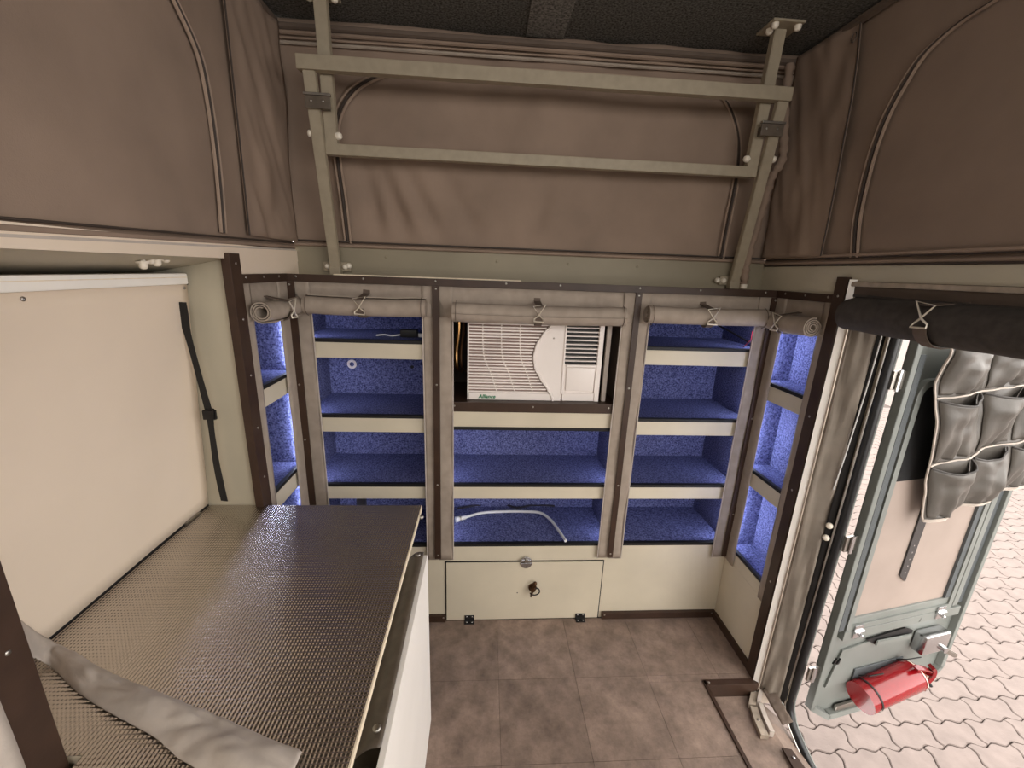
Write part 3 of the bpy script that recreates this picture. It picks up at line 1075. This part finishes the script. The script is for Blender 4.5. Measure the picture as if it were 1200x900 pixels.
# loose fabric band across the bench
up_ = [at(24, 728, x=-.845), at(45, 742, x=-.845)] + [at(u, v, z=ZB + .004) for u, v in ((75, 760), (130, 789), (180, 809), (240, 834), (300, 859), (354, 881))]
lo_ = [at(30, 768, x=-.82), at(46, 774, x=-.82)] + [at(u, v, z=ZB + .004) for u, v in ( (62, 784), (92, 812), (134, 838), (178, 862), (228, 902), (330, 950))]
U_, L_ = smooth_path(up_, 6), smooth_path(lo_, 6)


def band_fn(s, t):
    k = s * (len(U_) - 1)
    i = min(int(k), len(U_) - 2)
    f = k - i
    a, b = U_[i].lerp(U_[i + 1], f), L_[i].lerp(L_[i + 1], f)
    p = a.lerp(b, t)
    p.z = max(p.z, ZB + .004) + .016 * sin(pi * t) ** .8 * (.65 + .35 * sin(s * 23)) + .010 * abs(nz(s * 16, t * 2.2, 3)) + .004 * abs(nz(s * 30, t * 5, 8))
    return p


o = obj('fabric_band', sheet(band_fn, 80, 14, (0, 0, -.0025)), 'taupe_light', None, 'all')
tag(o, 'loose crumpled grey-beige fabric band lying across the aluminium bench top', 'fabric band')
# stitched fabric edge beside the near brown post
o = obj('stitched_flap', sheet(lambda s, t: Vector((-.650 + .004 * nz(t * 6, s * 3, 2), -.999 - s * .07, .0 + t * 1.39)), 6, 30, (-.003, 0, 0)), 'taupe_light', None, 'all')
tag(o, 'pale stitched fabric edging beside the brown post at the bench end', 'fabric edging')

# ------------------------------------------------------------------ roof lift frame
fr = empty('roof_lift_frame', (.1, .02, 1.37), 'beige folding steel lift frame with two crossbars under the roof', 'lift frame')
ARM = 'frame_paint'
for x, xt, sg in ((-.590, -.584, -1), (.797, .784, 1)):
    obj('lower_arm', beam((x, .072, 1.386), (xt, -.041, 1.916), .033, .020, (1, 0, 0)), ARM, fr)
    xm = (x + xt) / 2
    xi = xm - sg * (.034 if sg < 0 else .038)
    obj('upper_arm', beam((xi, .014, 1.722), (xi - sg * .010, -.032, ZC - .004), .034, .024, (1, 0, 0)), ARM, fr)
    xa, xb = sorted((xt + sg * .018, xi - sg * .020))
    br = obj('latch_plate', bx(xa, xb, -.046, -.041, 1.822, 1.854, .002), 'vinyl_strip', fr)
    obj('latch_lip', bx(xa - .002, xb + .002, -.050, -.036, 1.854, 1.860, .001), 'steel', br)
    obj('latch_spacer', bx(xi - .012, xi + .012, -.041, -.014, 1.826, 1.850, .001), 'vinyl_strip', br)
    screws(br, [((xa + xb) / 2 + d, -.046, 1.837) for d in (-.018, .015)], (0, -1, 0), .0035)
    obj('bolt_cap', disc((xi - sg * .017, .006, 1.768), (-sg, -.5, 0), .0105, .016, 12, dome=1), 'cap', fr, True)
    obj('bolt_cap', disc((xm + sg * .014, -.004, 1.768), (sg, -.5, 0), .0105, .016, 12, dome=1), 'cap', fr, True)
    # base bracket on the ledge
    bp = obj('base_plate', bx(x - .045, x + .045, .084, .0995, 1.378, 1.408, .002), 'frame_paint', fr)
    for d in (-.030, .028, .040) if sg < 0 else (-.055, -.032, .026):
        obj('bolt_cap', disc((x + d, .086, 1.393 if d != .040 else 1.397), (0, -1, 0), .0088, .012, 12, dome=1), 'cap', bp, True)
    obj('pivot_foot', bx(x - .018, x + .018, .060, .086, 1.366, 1.392, .003), ARM, fr)
    # roof bracket
    if sg < 0:
        xi0 = xi
    xq = xi - sg * .010
    rp = obj('roof_plate', bx(xq - .048, xq + .045, -.08, .0, ZC - .006, ZC, .001), ARM, fr)
    for d, yy in ((-.034, -.066), (-.030, -.036), (.034, -.064)) if sg > 0 else ((.036, -.03), (-.03, -.03), (-.034, -.06)):
        obj('bolt_cap', disc((xq + d, yy, ZC - .006), (0, 0, -1), .0095, .014, 12, dome=1), 'cap', rp, True)
obj('crossbar', bx(-.613, .803, -.058, -.031, 1.912, 1.948, .002), ARM, fr)
obj('crossbar', bx(xi0 - .017, xi + .017, -.001, .026, 1.716, 1.747, .002), ARM, fr)

# ------------------------------------------------------------------ door jamb on the right
JA, JB = Vector((.922, -.298, 0)), Vector((1.004, -.366, 0))
JD = (JB - JA)
JN = Vector((-JD.y, JD.x, 0)).normalized() * -1   # towards the cabin
if JN.y > 0:
    JN = -JN


def jamb_s(u, v):
    d = ray(u, v)
    t_ = (JA - CAM).dot(JN) / d.dot(JN)
    p = CAM + d * t_
    return (p - JA).dot(JD) / JD.length_squared


S = [jamb_s(u, 720) for u in (892, 901, 910, 940, 949, 953, 964)]
jb = empty('door_jamb_lining', (.96, -.33, -.05), 'fabric-lined door jamb with metal channel, dark webbing and bolts', 'jamb')


def jstrip(name, s0, s1, off, m, wav=0., z0=-.03, z1=1.41, nu=4, seed=0):
    def fn(s, t):
        q = JA + JD * (s0 + (s1 - s0) * s)
        z = z0 + t * (z1 - z0)
        w = off + wav * (nz(s * 3, z * 5, seed) + .5 * nz(s * 6, z * 11, seed + 3))
        return Vector((q.x + JN.x * w, q.y + JN.y * w, z))
    return obj(name, sheet(fn, nu, 44, tuple(-JN * .003)), m, jb, 'all' if wav else False)


jstrip('channel_flange', -.06, S[1], .006, 'track')
jstrip('channel_web', S[1], S[2], .010, 'white_rail')
obj('channel_lip', tube([JA + JD * S[2] + JN * .011 + Vector((0, 0, z)) for z in (-.02, .7, 1.41)], .003, 6), 'track', jb, True)
jstrip('fabric', S[2], S[3], .005, 'taupe_jamb', .011, seed=4, nu=8)
jstrip('dark_webbing', S[3], S[4], .004, 'black', .002, seed=7)
jstrip('frame_edge', S[4], 1.02, .002, 'frame_paint')
obj('seam', tube([JA + JD * (S[2] + .07) + JN * (.0085) + Vector((0, 0, z)) for z in [-.02 + k * .1 for k in range(15)]], .0012, 5), 'taupe_dark', jb, True)
for v, u in ((615, 972), (629, 968)):
    s_ = jamb_s(u, v)
    z = (CAM + ray(u, v) * ((JA - CAM).dot(JN) / ray(u, v).dot(JN))).z
    p = JA + JD * s_ + JN * .004
    obj('bolt_cap', disc((p.x, p.y, z), JN, .0095, .010, 12, dome=1), 'cap', jb, True)
obj('cord', tube(smooth_path([JA + JD * (S[3] + .10) + JN * .012 + Vector((0, 0, 1.36)), JA + JD * (S[3] + .08) + JN * .010 + Vector((0, 0, 1.15)),
                              JA + JD * (S[3] + .02) + JN * .010 + Vector((0, 0, .95)), JA + JD * (S[3] - .05) + JN * .008 + Vector((0, 0, .8))], 6), .0018, 6), 'cable_white', jb, True)

sp = smooth_path([(1.004, -.372, 1.40), (1.004, -.368, .85), (1.004, -.362, .4), (1.004, -.358, .09), (1.004, -.357, -.02), (1.004, -.372, -.065),
                  (1.004, -.405, -.098), (1.004, -.49, -.133), (1.004, -.6, -.142), (1.004, -1.0, -.145)], 6)
sl = obj('door_seal', tube(sp, .013, 10), 'rubber', wr, True, label='black rubber door seal')
obj('outer_bead', tube([p + Vector((.014, -.002, .0)) for p in sp], .005, 8), 'door_grey', sl, True)
obj('inner_bead', tube([p + Vector((-.016, .002, .004)) for p in sp], .003, 6), 'steel', sl, True)

# bent ends of the metal channel on the step
ce = empty('channel_end', (.89, -.37, -.05), 'worn bent end of the metal curtain channel on the step', 'channel')
for k, pts in enumerate((((888, 797), (884, 812), (881, 828)), ((883, 830), (888, 846), (896, 864)))):
    q = [at(u, v, z=-.04) for u, v in pts]
    obj('channel_piece', ribbon(q, [Vector((.012, -.002, 0))] * 3, .018), 'track', ce)
    q2 = [p + Vector((.026, .004, .006)) for p in q]
    obj('channel_rib', ribbon(q2, [Vector((.007, -.001, 0))] * 3, .024), 'taupe_light', ce)
    screws(ce, [q[1] + Vector((0, 0, .009))], (0, 0, 1), .005)
obj('cloth_end', sheet(lambda s, t: Vector((.930 + .035 * s + .01 * t, -.315 - .10 * t, -.044 + .012 * s + .03 * (1 - t) + .006 * nz(s * 5, t * 9, 3))), 6, 16, (0, 0, -.004)), 'taupe_dark', ce, 'all')
# dark angle piece at the sill
o = obj('sill_angle', prism([at(u, v, z=-.045) for u, v in ((916, 878), (927, 880), (945, 905), (934, 910))], (0, 0, .008)), 'brown_trim')
tag(o, 'dark angled metal plate on the door sill', 'plate')
screws(o, [at(930, 888, z=-.036)], (0, 0, 1), .005, 'chrome')

# ------------------------------------------------------------------ rolled dark curtain above the door
dc = empty('door_curtain', (.90, -.60, 1.28), 'large rolled dark curtain clipped above the doorway', 'curtain')
ra = at(995, 369, x=.885)
obj('roll', roll((.885, ra.y, 1.323), (.885, -1.0, 1.325), .049, -1, 1.0, 14, thick=.006, seed=5, wob=.004), 'roll_dark', dc, True)
obj('roll_core', tube([(.885, ra.y - .003, 1.323), (.885, ra.y - .014, 1.323), (.885, -.998, 1.325)], [.030, .043, .0425], 14), 'roll_dark', dc, True)
obj('header', sheet(lambda s, t: Vector((.917 + .006 * t, -.292 - s * .71, 1.405 - t * .09)), 10, 4, (-.003, 0, 0)), 'taupe_dark', dc, 'all')
obj('header_track', bx(.908, .918, -1.0, -.292, 1.392, 1.404, .002), 'track', dc)
cc = at(1085, 365, x=.838)
clip_set(dc, (.885, cc.y, 1.324), (0, 1, 0), (-1, 0, 0), .049, 1.395, sw=.014, strap='taupe_dark')

# ------------------------------------------------------------------ outer door, swung open
DE = Vector((.982, .188, 0))
DROT = atan2(DE.y, DE.x)
DO = Vector((1.06, -.385, 0))


def door_uv(u, v, off=0.):
    """pixel -> (u, z) on the door's inner face moved out by off"""
    n = Vector((DE.y, -DE.x, 0))
    p0 = DO + n * off
    d = ray(u, v)
    X = CAM + d * ((p0 - CAM).dot(n) / d.dot(n))
    return (X - p0).dot(DE), X.z


dr = empty('door_1', DO, kind='structure', rotz=DROT, local=True)
W, ZB0, ZB1, DT = .632, -.105, 1.30, .045
outl = [(0, -.03), (.10, ZB0), (.54, ZB0), (W, .0), (W, ZB1), (0, ZB1)]
obj('outer_sheet', prism([(u, DT, z) for u, z in outl], (0, .006, 0)), 'door_grey', dr)


def edge_band(p, q, w, y0, y1, name='flange', m='door_grey'):
    """frame bar inside the outline from p to q (u,z), width w to its left"""
    d = Vector((q[0] - p[0], q[1] - p[1])).normalized()
    n = Vector((-d.y, d.x)) * w
    pts = [(p[0], y0, p[1]), (q[0], y0, q[1]), (q[0] + n.x, y0, q[1] + n.y), (p[0] + n.x, y0, p[1] + n.y)]
    return obj(name, prism(pts, (0, y1 - y0, 0), bev=.0015), m, dr)


for i in range(len(outl)):
    p, q = outl[i], outl[(i + 1) % len(outl)]
    edge_band(p, q, .020 if i != 1 else .028, .0, DT)
# rubber strip, inner frame and board of the upper part
obj('rubber_strip', bx(.030, .052, .012, .030, .295, 1.22), 'door_dark', dr)


def ring_frame(u0, u1, z0, z1, w, r, y0, y1, name, m):
    def loop(a, b, c, d, rr):
        pts = []
        for cx2, cz2, st_ in ((b - rr, d - rr, 0), (a + rr, d - rr, 90)):
            pts += [(cx2 + rr * cos(radians(st_ + 15 * k)), cz2 + rr * sin(radians(st_ + 15 * k))) for k in range(7)]
        pts += [(a, c), (b, c)]
        return pts
    o1, i1 = loop(u0, u1, z0, z1, r), loop(u0 + w, u1 - w, z0 + w, z1 - w, max(.002, r - w))
    bm = BM()
    n = len(o1)
    L = [[bm.verts.new((u, y, z)) for u, z in pp] for y in (y0, y1) for pp in (o1, i1)]
    for k in range(n):
        j = (k + 1) % n
        bm.faces.new((L[0][k], L[0][j], L[1][j], L[1][k]))
        bm.faces.new((L[2][k], L[3][k], L[3][j], L[2][j]))
        bm.faces.new((L[0][k], L[2][k], L[2][j], L[0][j]))
        bm.faces.new((L[1][k], L[1][j], L[3][j], L[3][k]))
    return obj(name, bm, m, dr)


ring_frame(.058, .545, .292, 1.15, .020, .05, .006, .040, 'window_frame', 'door_grey')
obj('screen_board', bx(.080, .524, .030, .036, .33, .83), 'door_board', dr)
obj('window_glass', bx(.080, .524, .032, .038, .83, 1.13), 'glass_dark', dr)
obj('board_ledge', bx(.080, .524, .016, .034, .312, .338, .002), 'door_grey', dr)
obj('inner_stile', bx(.548, .572, .004, .044, .30, 1.22, .002), 'door_grey', dr)
obj('rubber_strip', bx(.500, .522, .012, .029, .34, .83), 'door_dark', dr)
obj('rubber_strip', bx(.580, .610, .022, .044, .30, 1.2), 'door_dark', dr)
su = door_uv(1064, 675)[0]
sb = obj('perforated_strap', prism([(su - .022, .018, .475), (su + .012, .018, .447), (su + .020, .018, .80), (su - .018, .018, .80)], (0, .012, 0)), 'glass_dark', dr)
for k in range(5):
    obj('strap_stud', disc((su - .003 + .001 * (k % 2), .018, .485 + .026 * k), (0, -1, 0), .003, .0015, 8), 'chrome', sb)
obj('flap_rail', bx(.055, .598, .004, .044, .255, .290, .002), 'door_grey', dr)
for u in (.108, .490):
    hg = obj('flap_hinge', bx(u - .018, u + .018, -.003, .004, .262, .312, .001), 'chrome', dr)
    obj('hinge_knuckle', tube([(u - .020, -.004, .290), (u + .020, -.004, .290)], .005, 8), 'chrome', hg, True)
    obj('hinge_stud', disc((u + .012, -.003, .272), (0, -1, 0), .006, .010, 8, dome=1), 'chrome', hg, True)
obj('pan_plate', prism([(.06, .030, .04), (.34, .030, .05), (.37, .030, .12), (.33, .030, .225), (.09, .030, .195)], (0, .012, 0)), 'door_grey', dr)
hd_ = obj('handle_recess', prism([(.185, .024, .222), (.235, .024, .19), (.40, .024, .185), (.405, .024, .215), (.36, .024, .235)], (0, .010, 0)), 'black', dr)
obj('handle_bar', beam((.225, .012, .205), (.392, .012, .198), .022, .012, (0, 0, 1), bev=.003), 'door_grey', hd_)
lt = obj('latch_box', bx(.430, .555, -.022, .040, .125, .205, .010), 'chrome', dr, True)
obj('latch_lever', beam((.535, -.018, .135), (.610, -.026, .092), .018, .010, (0, 0, 1), bev=.003), 'steel', lt)
obj('latch_bolt', disc((.53, -.022, .14), (0, -1, 0), .012, .01, 10), 'chrome', lt, True)
for u, z in ((.045, .16), (.062, .155), (.395, .262)):
    obj('bump_stop', prism([(u, .004, z), (u + .010, .004, z), (u + .012, .004, z + .022)], (0, .012, 0)), 'black', dr)
obj('bottom_channel', bx(.13, .52, .010, .030, ZB0 + .022, ZB0 + .05, .002), 'steel', dr)
for z in (.13, .635, 1.15):
    hb = obj('door_hinge', bx(-.045, .006, .018, .034, z - .026, z + .026, .002), 'steel', dr)
    obj('hinge_pin', tube([(-.024, .012, z - .030), (-.024, .012, z + .030)], .008, 8), 'chrome', hb, True)

# the door leaf is shallow: squeeze its depth
for ch in dr.children_recursive:
    off = ORG[ch.name].y
    for v in ch.data.vertices:
        yy = v.co.y + off
        v.co.y = (yy * .45 if yy > 0 else yy) - off
# fire extinguisher clipped on the door
M_D = Matrix.Translation(DO) @ Matrix.Rotation(DROT, 4, 'Z')
ex = empty('fire_extinguisher', DO, 'red fire extinguisher lying sideways on the grey door', 'extinguisher', rotz=DROT, local=True)
EA, EB, ER = Vector((.168, -.034, .028)), Vector((.412, -.034, .074)), .048
ed = (EB - EA).normalized()
pr = [(-.004, .026), (0, .038), (.006, .046), (.014, ER), (.03, ER), (.22, ER), (.232, .044), (.242, .032), (.248, .016), (.262, .013)]
obj('cylinder', tube([EA + ed * a for a, _ in pr], [r for _, r in pr], 28), 'red_paint', ex, True)
obj('base_rim', tube([EA + ed * a for a in (-.008, .012)], [ER + .0012, ER + .0016], 28), 'red_paint', ex, True)
for a in (.022,):
    obj('bracket_band', tube([EA + ed * (a + q) for q in (0, .006)], ER + .0022, 28, caps=False), 'black', ex, True)
obj('bracket_band', tube([EA + ed * q for q in (.221, .225)], [ER + .0014, ER + .0004], 28, caps=False), 'cap', ex, True)
V0 = EA + ed * .262
ve = obj('valve', tube([V0 - ed * .006, V0 + ed * .016], .013, 12), 'brass', ex, True)
sq = smooth_path([V0 + Vector((.006, -.01, .0)), V0 + Vector((.004, -.018, .022)), V0 + Vector((-.03, -.02, .042)), V0 + Vector((-.075, -.016, .052))], 4)
obj('handle', ribbon(sq, [Vector((0, .010, 0))] * len(sq), .005), 'red_paint', ex)
sq = smooth_path([V0 + Vector((.012, -.016, -.025)), V0 + Vector((.018, -.02, .0)), V0 + Vector((.012, -.022, .03)), V0 + Vector((-.002, -.022, .045))], 4)
obj('trigger', ribbon(sq, [Vector((.004, .010, 0))] * len(sq), .012), 'red_paint', ex)
obj('gauge', disc(V0 + Vector((.010, -.012, -.012)), (0, -1, 0), .011, .008, 14), 'cap', ex, True)
obj('nozzle', tube([V0 + Vector((.008, -.014, -.018)), V0 + Vector((.020, -.03, -.04))], [.007, .005], 8), 'black', ex, True)
for q in (.03, .20):
    obj('bracket_wire', tube([EA + ed * q + Vector((0, .042, ER * .7)), EA + ed * (q + .01) + Vector((0, .02, ER + .004)), EA + ed * (q + .06) + Vector((0, .01, ER + .004))], .002, 6), 'black', ex, True)
obj('bracket_plate', bx(.17, .40, .008, .013, .0, .10, .002), 'door_dark', ex)

# hanging pocket organiser
og = empty('pocket_organiser', DO, 'sagging grey pocket organiser hanging on the open door', 'organiser', rotz=DROT, local=True)
OL = [(1113, 402), (1106, 430), (1098, 465), (1094, 500), (1090, 545), (1087, 580), (1084, 612)]
OLp = smooth_path([Vector((*door_uv(u, v, .03), 0)) for u, v in OL], 6)
UR = .600


def org_fn(s, t, puff=0.):
    k = t * (len(OLp) - 1)
    i = min(int(k), len(OLp) - 2)
    l = OLp[i].lerp(OLp[i + 1], k - i)
    u = l.x + s * (UR - l.x)
    z = l.y + s * (.02 * sin(t * 3)) + .085 * s * t - .05 * (1 - (2 * s - 1) ** 2) * t * 0
    fold = .012 * sin((s * 2.2 + t * 1.3) * 7) * t + .012 * nz(s * 5, t * 5, 2) + .007 * nz(s * 12 + t * 6, t * 8, 6)
    return Vector((u, -.030 + fold, z))


obj('backing', sheet(org_fn, 50, 50, (0, .002, 0)), 'organizer', og, 'all')
for r_, (t0, t1) in enumerate(((.02, .33), (.36, .66), (.69, .97))):
    for c__ in range(3):
        s0, s1 = .02 + c__ * .33, .02 + c__ * .33 + .30

        def pk(a, b, s0=s0, s1=s1, t0=t0, t1=t1, c__=c__, r_=r_):
            # gathered at the bottom seam, gaping at the top
            s = s0 + (s1 - s0) * a
            t = t0 + (t1 - t0) * b
            p = org_fn(s, t + .03 * sin(pi * a) * (1 - b))
            bulge = sin(pi * a) ** .7 * (.030 * (1 - b) + .012 * sin(pi * b))
            pleat = .007 * sin(a * 19 + c__) * b + .006 * nz(a * 4 + c__, b * 5, r_)
            p.y -= .003 + bulge + pleat * sin(pi * min(1, a * 1.0))
            return p
        pc = obj('pocket', sheet(pk, 20, 18, (0, .0015, 0)), 'organizer', og, 'all')
        obj('pocket_hem', tube([pk(a / 14, 0) + Vector((0, -.001, 0)) for a in range(15)], .0028, 6), 'organizer_dark', pc, True)
    obj('seam', tube([org_fn(a / 24, t1 + .015) + Vector((0, -.003, 0)) for a in range(25)], .0025, 6), 'taupe_light', og, True)
obj('binding', tube([org_fn(0, a / 30) for a in range(31)], .003, 6), 'taupe_light', og, True)
obj('binding', tube([org_fn(a / 30, 1) for a in range(31)], .003, 6), 'taupe_light', og, True)

# ------------------------------------------------------------------ things in the shelves
def holes(label, pts, y, m='black', r=.007):
    for p in pts:
        o_ = obj('cable_hole', disc((p.x, y, p.z), (0, -1, 0), r, .002, 12), m)
        tag(o_, label, 'cable hole', 'dark cable holes in the shelf backs')


for (u, v), lb in zip(((372, 428), (483, 430), (854, 398), (845, 439)),
                      ('dark cable hole in the blue carpet between the white ring and the corner post',
                       'dark cable hole in the blue carpet between the white ring and the middle post',
                       'dark cable hole in the blue carpet under the slanting black cord',
                       'dark cable hole in the blue carpet one shelf below the black cord')):
    holes(lb, [at(u, v, y=.268)], .2695)
p = at(412, 427, y=.262)
o = obj('grommet', tube([(p.x + .014 * cos(a), .266, p.z + .014 * sin(a)) for a in [2 * pi * k / 20 for k in range(20)]], .005, 8, closed=True), 'white_plastic', None, True)
tag(o, 'white ring grommet in the blue carpet behind the bench bay', 'grommet')
# hose in the centre bottom shelf
zf = ZO + .008
hp = [at(u, v, z=zf + .010) for u, v in ((546, 606), (565, 601), (590, 599.5), (615, 599.5), (633, 601), (645, 609), (655, 622), (663, 634))]
hs = empty('white_hose', (0, .15, ZO + .006), 'thin white hose with a grey connector on the bottom centre shelf', 'hose')
obj('hose', tube(smooth_path(hp, 6), .0058, 8), 'cable_white', hs, True)
a0, a1 = at(534, 609, z=zf + .010), at(546, 606, z=zf + .010)
obj('connector', tube([a0, a0.lerp(a1, .3), a0.lerp(a1, .35), a1], [.012, .012, .010, .008], 10), 'cable_white', hs, True)
obj('connector_ring', tube([a0.lerp(a1, .35), a0.lerp(a1, .5)], .0125, 10), 'steel', hs, True)
cp_ = smooth_path([at(u, v, z=zf + .006) for u, v in ((536, 596), (560, 592), (590, 591), (606, 595), (625, 592), (650, 593))], 5)
o = obj('dark_cord', tube(cp_, .005, 6), 'cable_dark', None, True)
tag(o, 'dark cord lying at the back of the bottom centre shelf', 'cord')
# charger and leads in the left top shelf
ct = empty('charger', at(480, 392, z=1.165), 'small black charger with pale leads on the shelf behind the bench', 'charger')
q = at(480, 394, z=1.16)
obj('body', bx(q.x - .030, q.x + .030, q.y - .02, q.y + .02, 1.1582, 1.185, .004), 'black', ct, True)
obj('lead', tube(smooth_path([(q.x - .03, q.y, 1.165), (q.x - .06, q.y - .012, 1.162), (q.x - .09, q.y + .008, 1.162), (q.x - .115, q.y - .01, 1.162)], 5), .003, 6), 'cable_white', ct, True)
obj('plug', bx(q.x + .032, q.x + .055, q.y - .01, q.y + .004, 1.1582, 1.172, .002), 'cable_white', ct)
# cords in the right top shelf
c0, c1 = at(835, 378, y=.20), at(879, 402, y=.05)
o = obj('black_cord', tube(smooth_path([c0, c0.lerp(c1, .5) + Vector((0, 0, .002)), c1], 5), .0035, 6), 'black', None, True)
tag(o, 'straight black cord slanting down across the top right shelf', 'cord')
o = obj('red_wire', tube([at(871, 407, y=.06), at(880, 398, y=.05), at(882, 388, y=.05)], .0014, 6), 'red_wire', None, True)
tag(o, 'thin red wire beside the black cord on the top right shelf', 'wire')
# hanging plug leads in the right bottom shelf
for i, u in enumerate((818, 824, 831)):
    a, b = at(u, 586, y=.255), at(u + 2, 601, y=.24)
    o = empty('plug_lead', (b.x, b.y, ZO + .006), ['short dark lead with a white tip, against the shelf back, first of three', 'middle short dark lead hanging in the bottom right shelf', 'short dark lead with a white tip nearest the corner post'][i], 'lead', 'dark leads in the bottom right shelf')
    obj('lead', tube(smooth_path([(a.x, a.y + .008, .55), a, (b.x, b.y, b.z + .012)], 5), .007, 8), 'cable_dark', o, True)
    obj('tip', tube([(b.x, b.y, b.z + .012), (b.x + .001, b.y - .004, b.z)], [.007, .006], 8), 'cable_white' if i != 1 else 'cable_dark', o, True)
o = obj('small_pouch', bx(-.575, -.545, .06, .10, ZO + .0065, ZO + .17, .006), 'cable_dark', None, True)
tag(o, 'dark pouch standing on the bottom shelf behind the bench', 'pouch')

# ------------------------------------------------------------------ paving outside
ZG = -.50
pv = obj('floor_paving', bx(1.02, 14, -6, 14, ZG - .10, ZG - .012), 'joint_sand')
tag(pv, kind='structure')
pl, pw = .200, .099


def paver_mesh(shrink=.0016, bev=.003):
    """zig-zag paver centred on the origin: long edges wave with period 0.1, ends wave once"""
    amp, aend = .0085, .010

    def ey(x):
        return amp * sin(2 * pi * x / .1)

    def ex_(y):
        return aend * sin(2 * pi * y / pw)
    pts = []
    for k in range(17):
        x = -pl / 2 + pl * k / 16
        pts.append((x, -pw / 2 + ey(x)))
    for k in range(1, 8):
        y = -pw / 2 + pw * k / 8
        pts.append((pl / 2 + ex_(y), y))
    for k in range(17):
        x = pl / 2 - pl * k / 16
        pts.append((x, pw / 2 + ey(x)))
    for k in range(1, 8):
        y = pw / 2 - pw * k / 8
        pts.append((-pl / 2 + ex_(y), y))
    return pts


outline = paver_mesh()


def paver_geom(bm, cx, cy, dz, lod=1):
    pts = outline[::lod]
    n = len(pts)
    low, mid_, top = [], [], []
    for x, y in pts:
        r = hypot(x, y)
        k1, k2 = 1 - .0022 / max(.03, r), 1 - .0060 / max(.03, r)
        low.append(bm.verts.new((cx + x * k1, cy + y * k1, ZG - .014)))
        mid_.append(bm.verts.new((cx + x * k1, cy + y * k1, ZG - .004 + dz)))
        top.append(bm.verts.new((cx + x * k2, cy + y * k2, ZG + dz)))
    for a, b in ((low, mid_), (mid_, top)):
        for k in range(n):
            bm.faces.new((a[k], a[(k + 1) % n], b[(k + 1) % n], b[k]))
    bm.faces.new(top)


spots = []
for j in range(-40, 110):
    cy = -.115 + .05 + j * pw
    for i in range(-2, 60):
        cx = 1.713 - .6 + i * pl + (pl / 2 if j % 2 else 0)
        if cx < 1.12 or cx > 10 or cy < -2.0 or cy > 8:
            continue
        q = proj((cx, cy, ZG))
        vis = False
        if q and 915 < q[0] < 1215 and 395 < q[1] < 915:
            vis = True
            # hidden behind the open door?
            d = Vector((cx, cy, ZG)) - CAM
            n = Vector((DE.y, -DE.x, 0))
            t_ = (DO - CAM).dot(n) / d.dot(n)
            X = CAM + d * t_
            uu = (X - DO).dot(DE)
            if 0 < t_ < 1 and .06 < uu < W - .06 and X.z > -.06:
                vis = False
        spots.append((0 if vis else 1, (Vector((cx, cy, ZG)) - CAM).length, cx, cy))
spots.sort()
first = None
near, rest = [], []
for s_ in spots:
    (near if s_[0] == 0 and len(near) < 300 else rest).append(s_)
bm = BM()
paver_geom(bm, 0, 0, 0)
proto = None
for k, (_, _, cx, cy) in enumerate(near):
    if proto is None:
        proto = obj('paver', bm, 'paver', pv)
        o = proto
    else:
        o = bpy.data.objects.new('paver', proto.data)
        link(o, pv)
    o.location = Vector((cx, cy, ZG - .014 + random.uniform(-.0015, .0015))) - ORG[pv.name]
    o.rotation_euler = (random.uniform(-.006, .006), random.uniform(-.006, .006), 0)
bm = BM()
for _, dist, cx, cy in rest:
    if dist < 9:
        paver_geom(bm, cx, cy, random.uniform(-.0015, .0015), 1 if dist < 2.5 else (2 if dist < 4.5 else 4))
if len(bm.verts):
    o = obj('far_pavers', bm, 'paver', pv)
    o['kind'] = 'stuff'
print('pavers', len(near), len(rest))

obj('far_ground', bx(6.5, 60, -6, 60, ZG - .05, ZG - .006), 'paver', pv)
obj('far_ground', bx(1.05, 6.5, 6.5, 60, ZG - .05, ZG - .006), 'paver', pv)
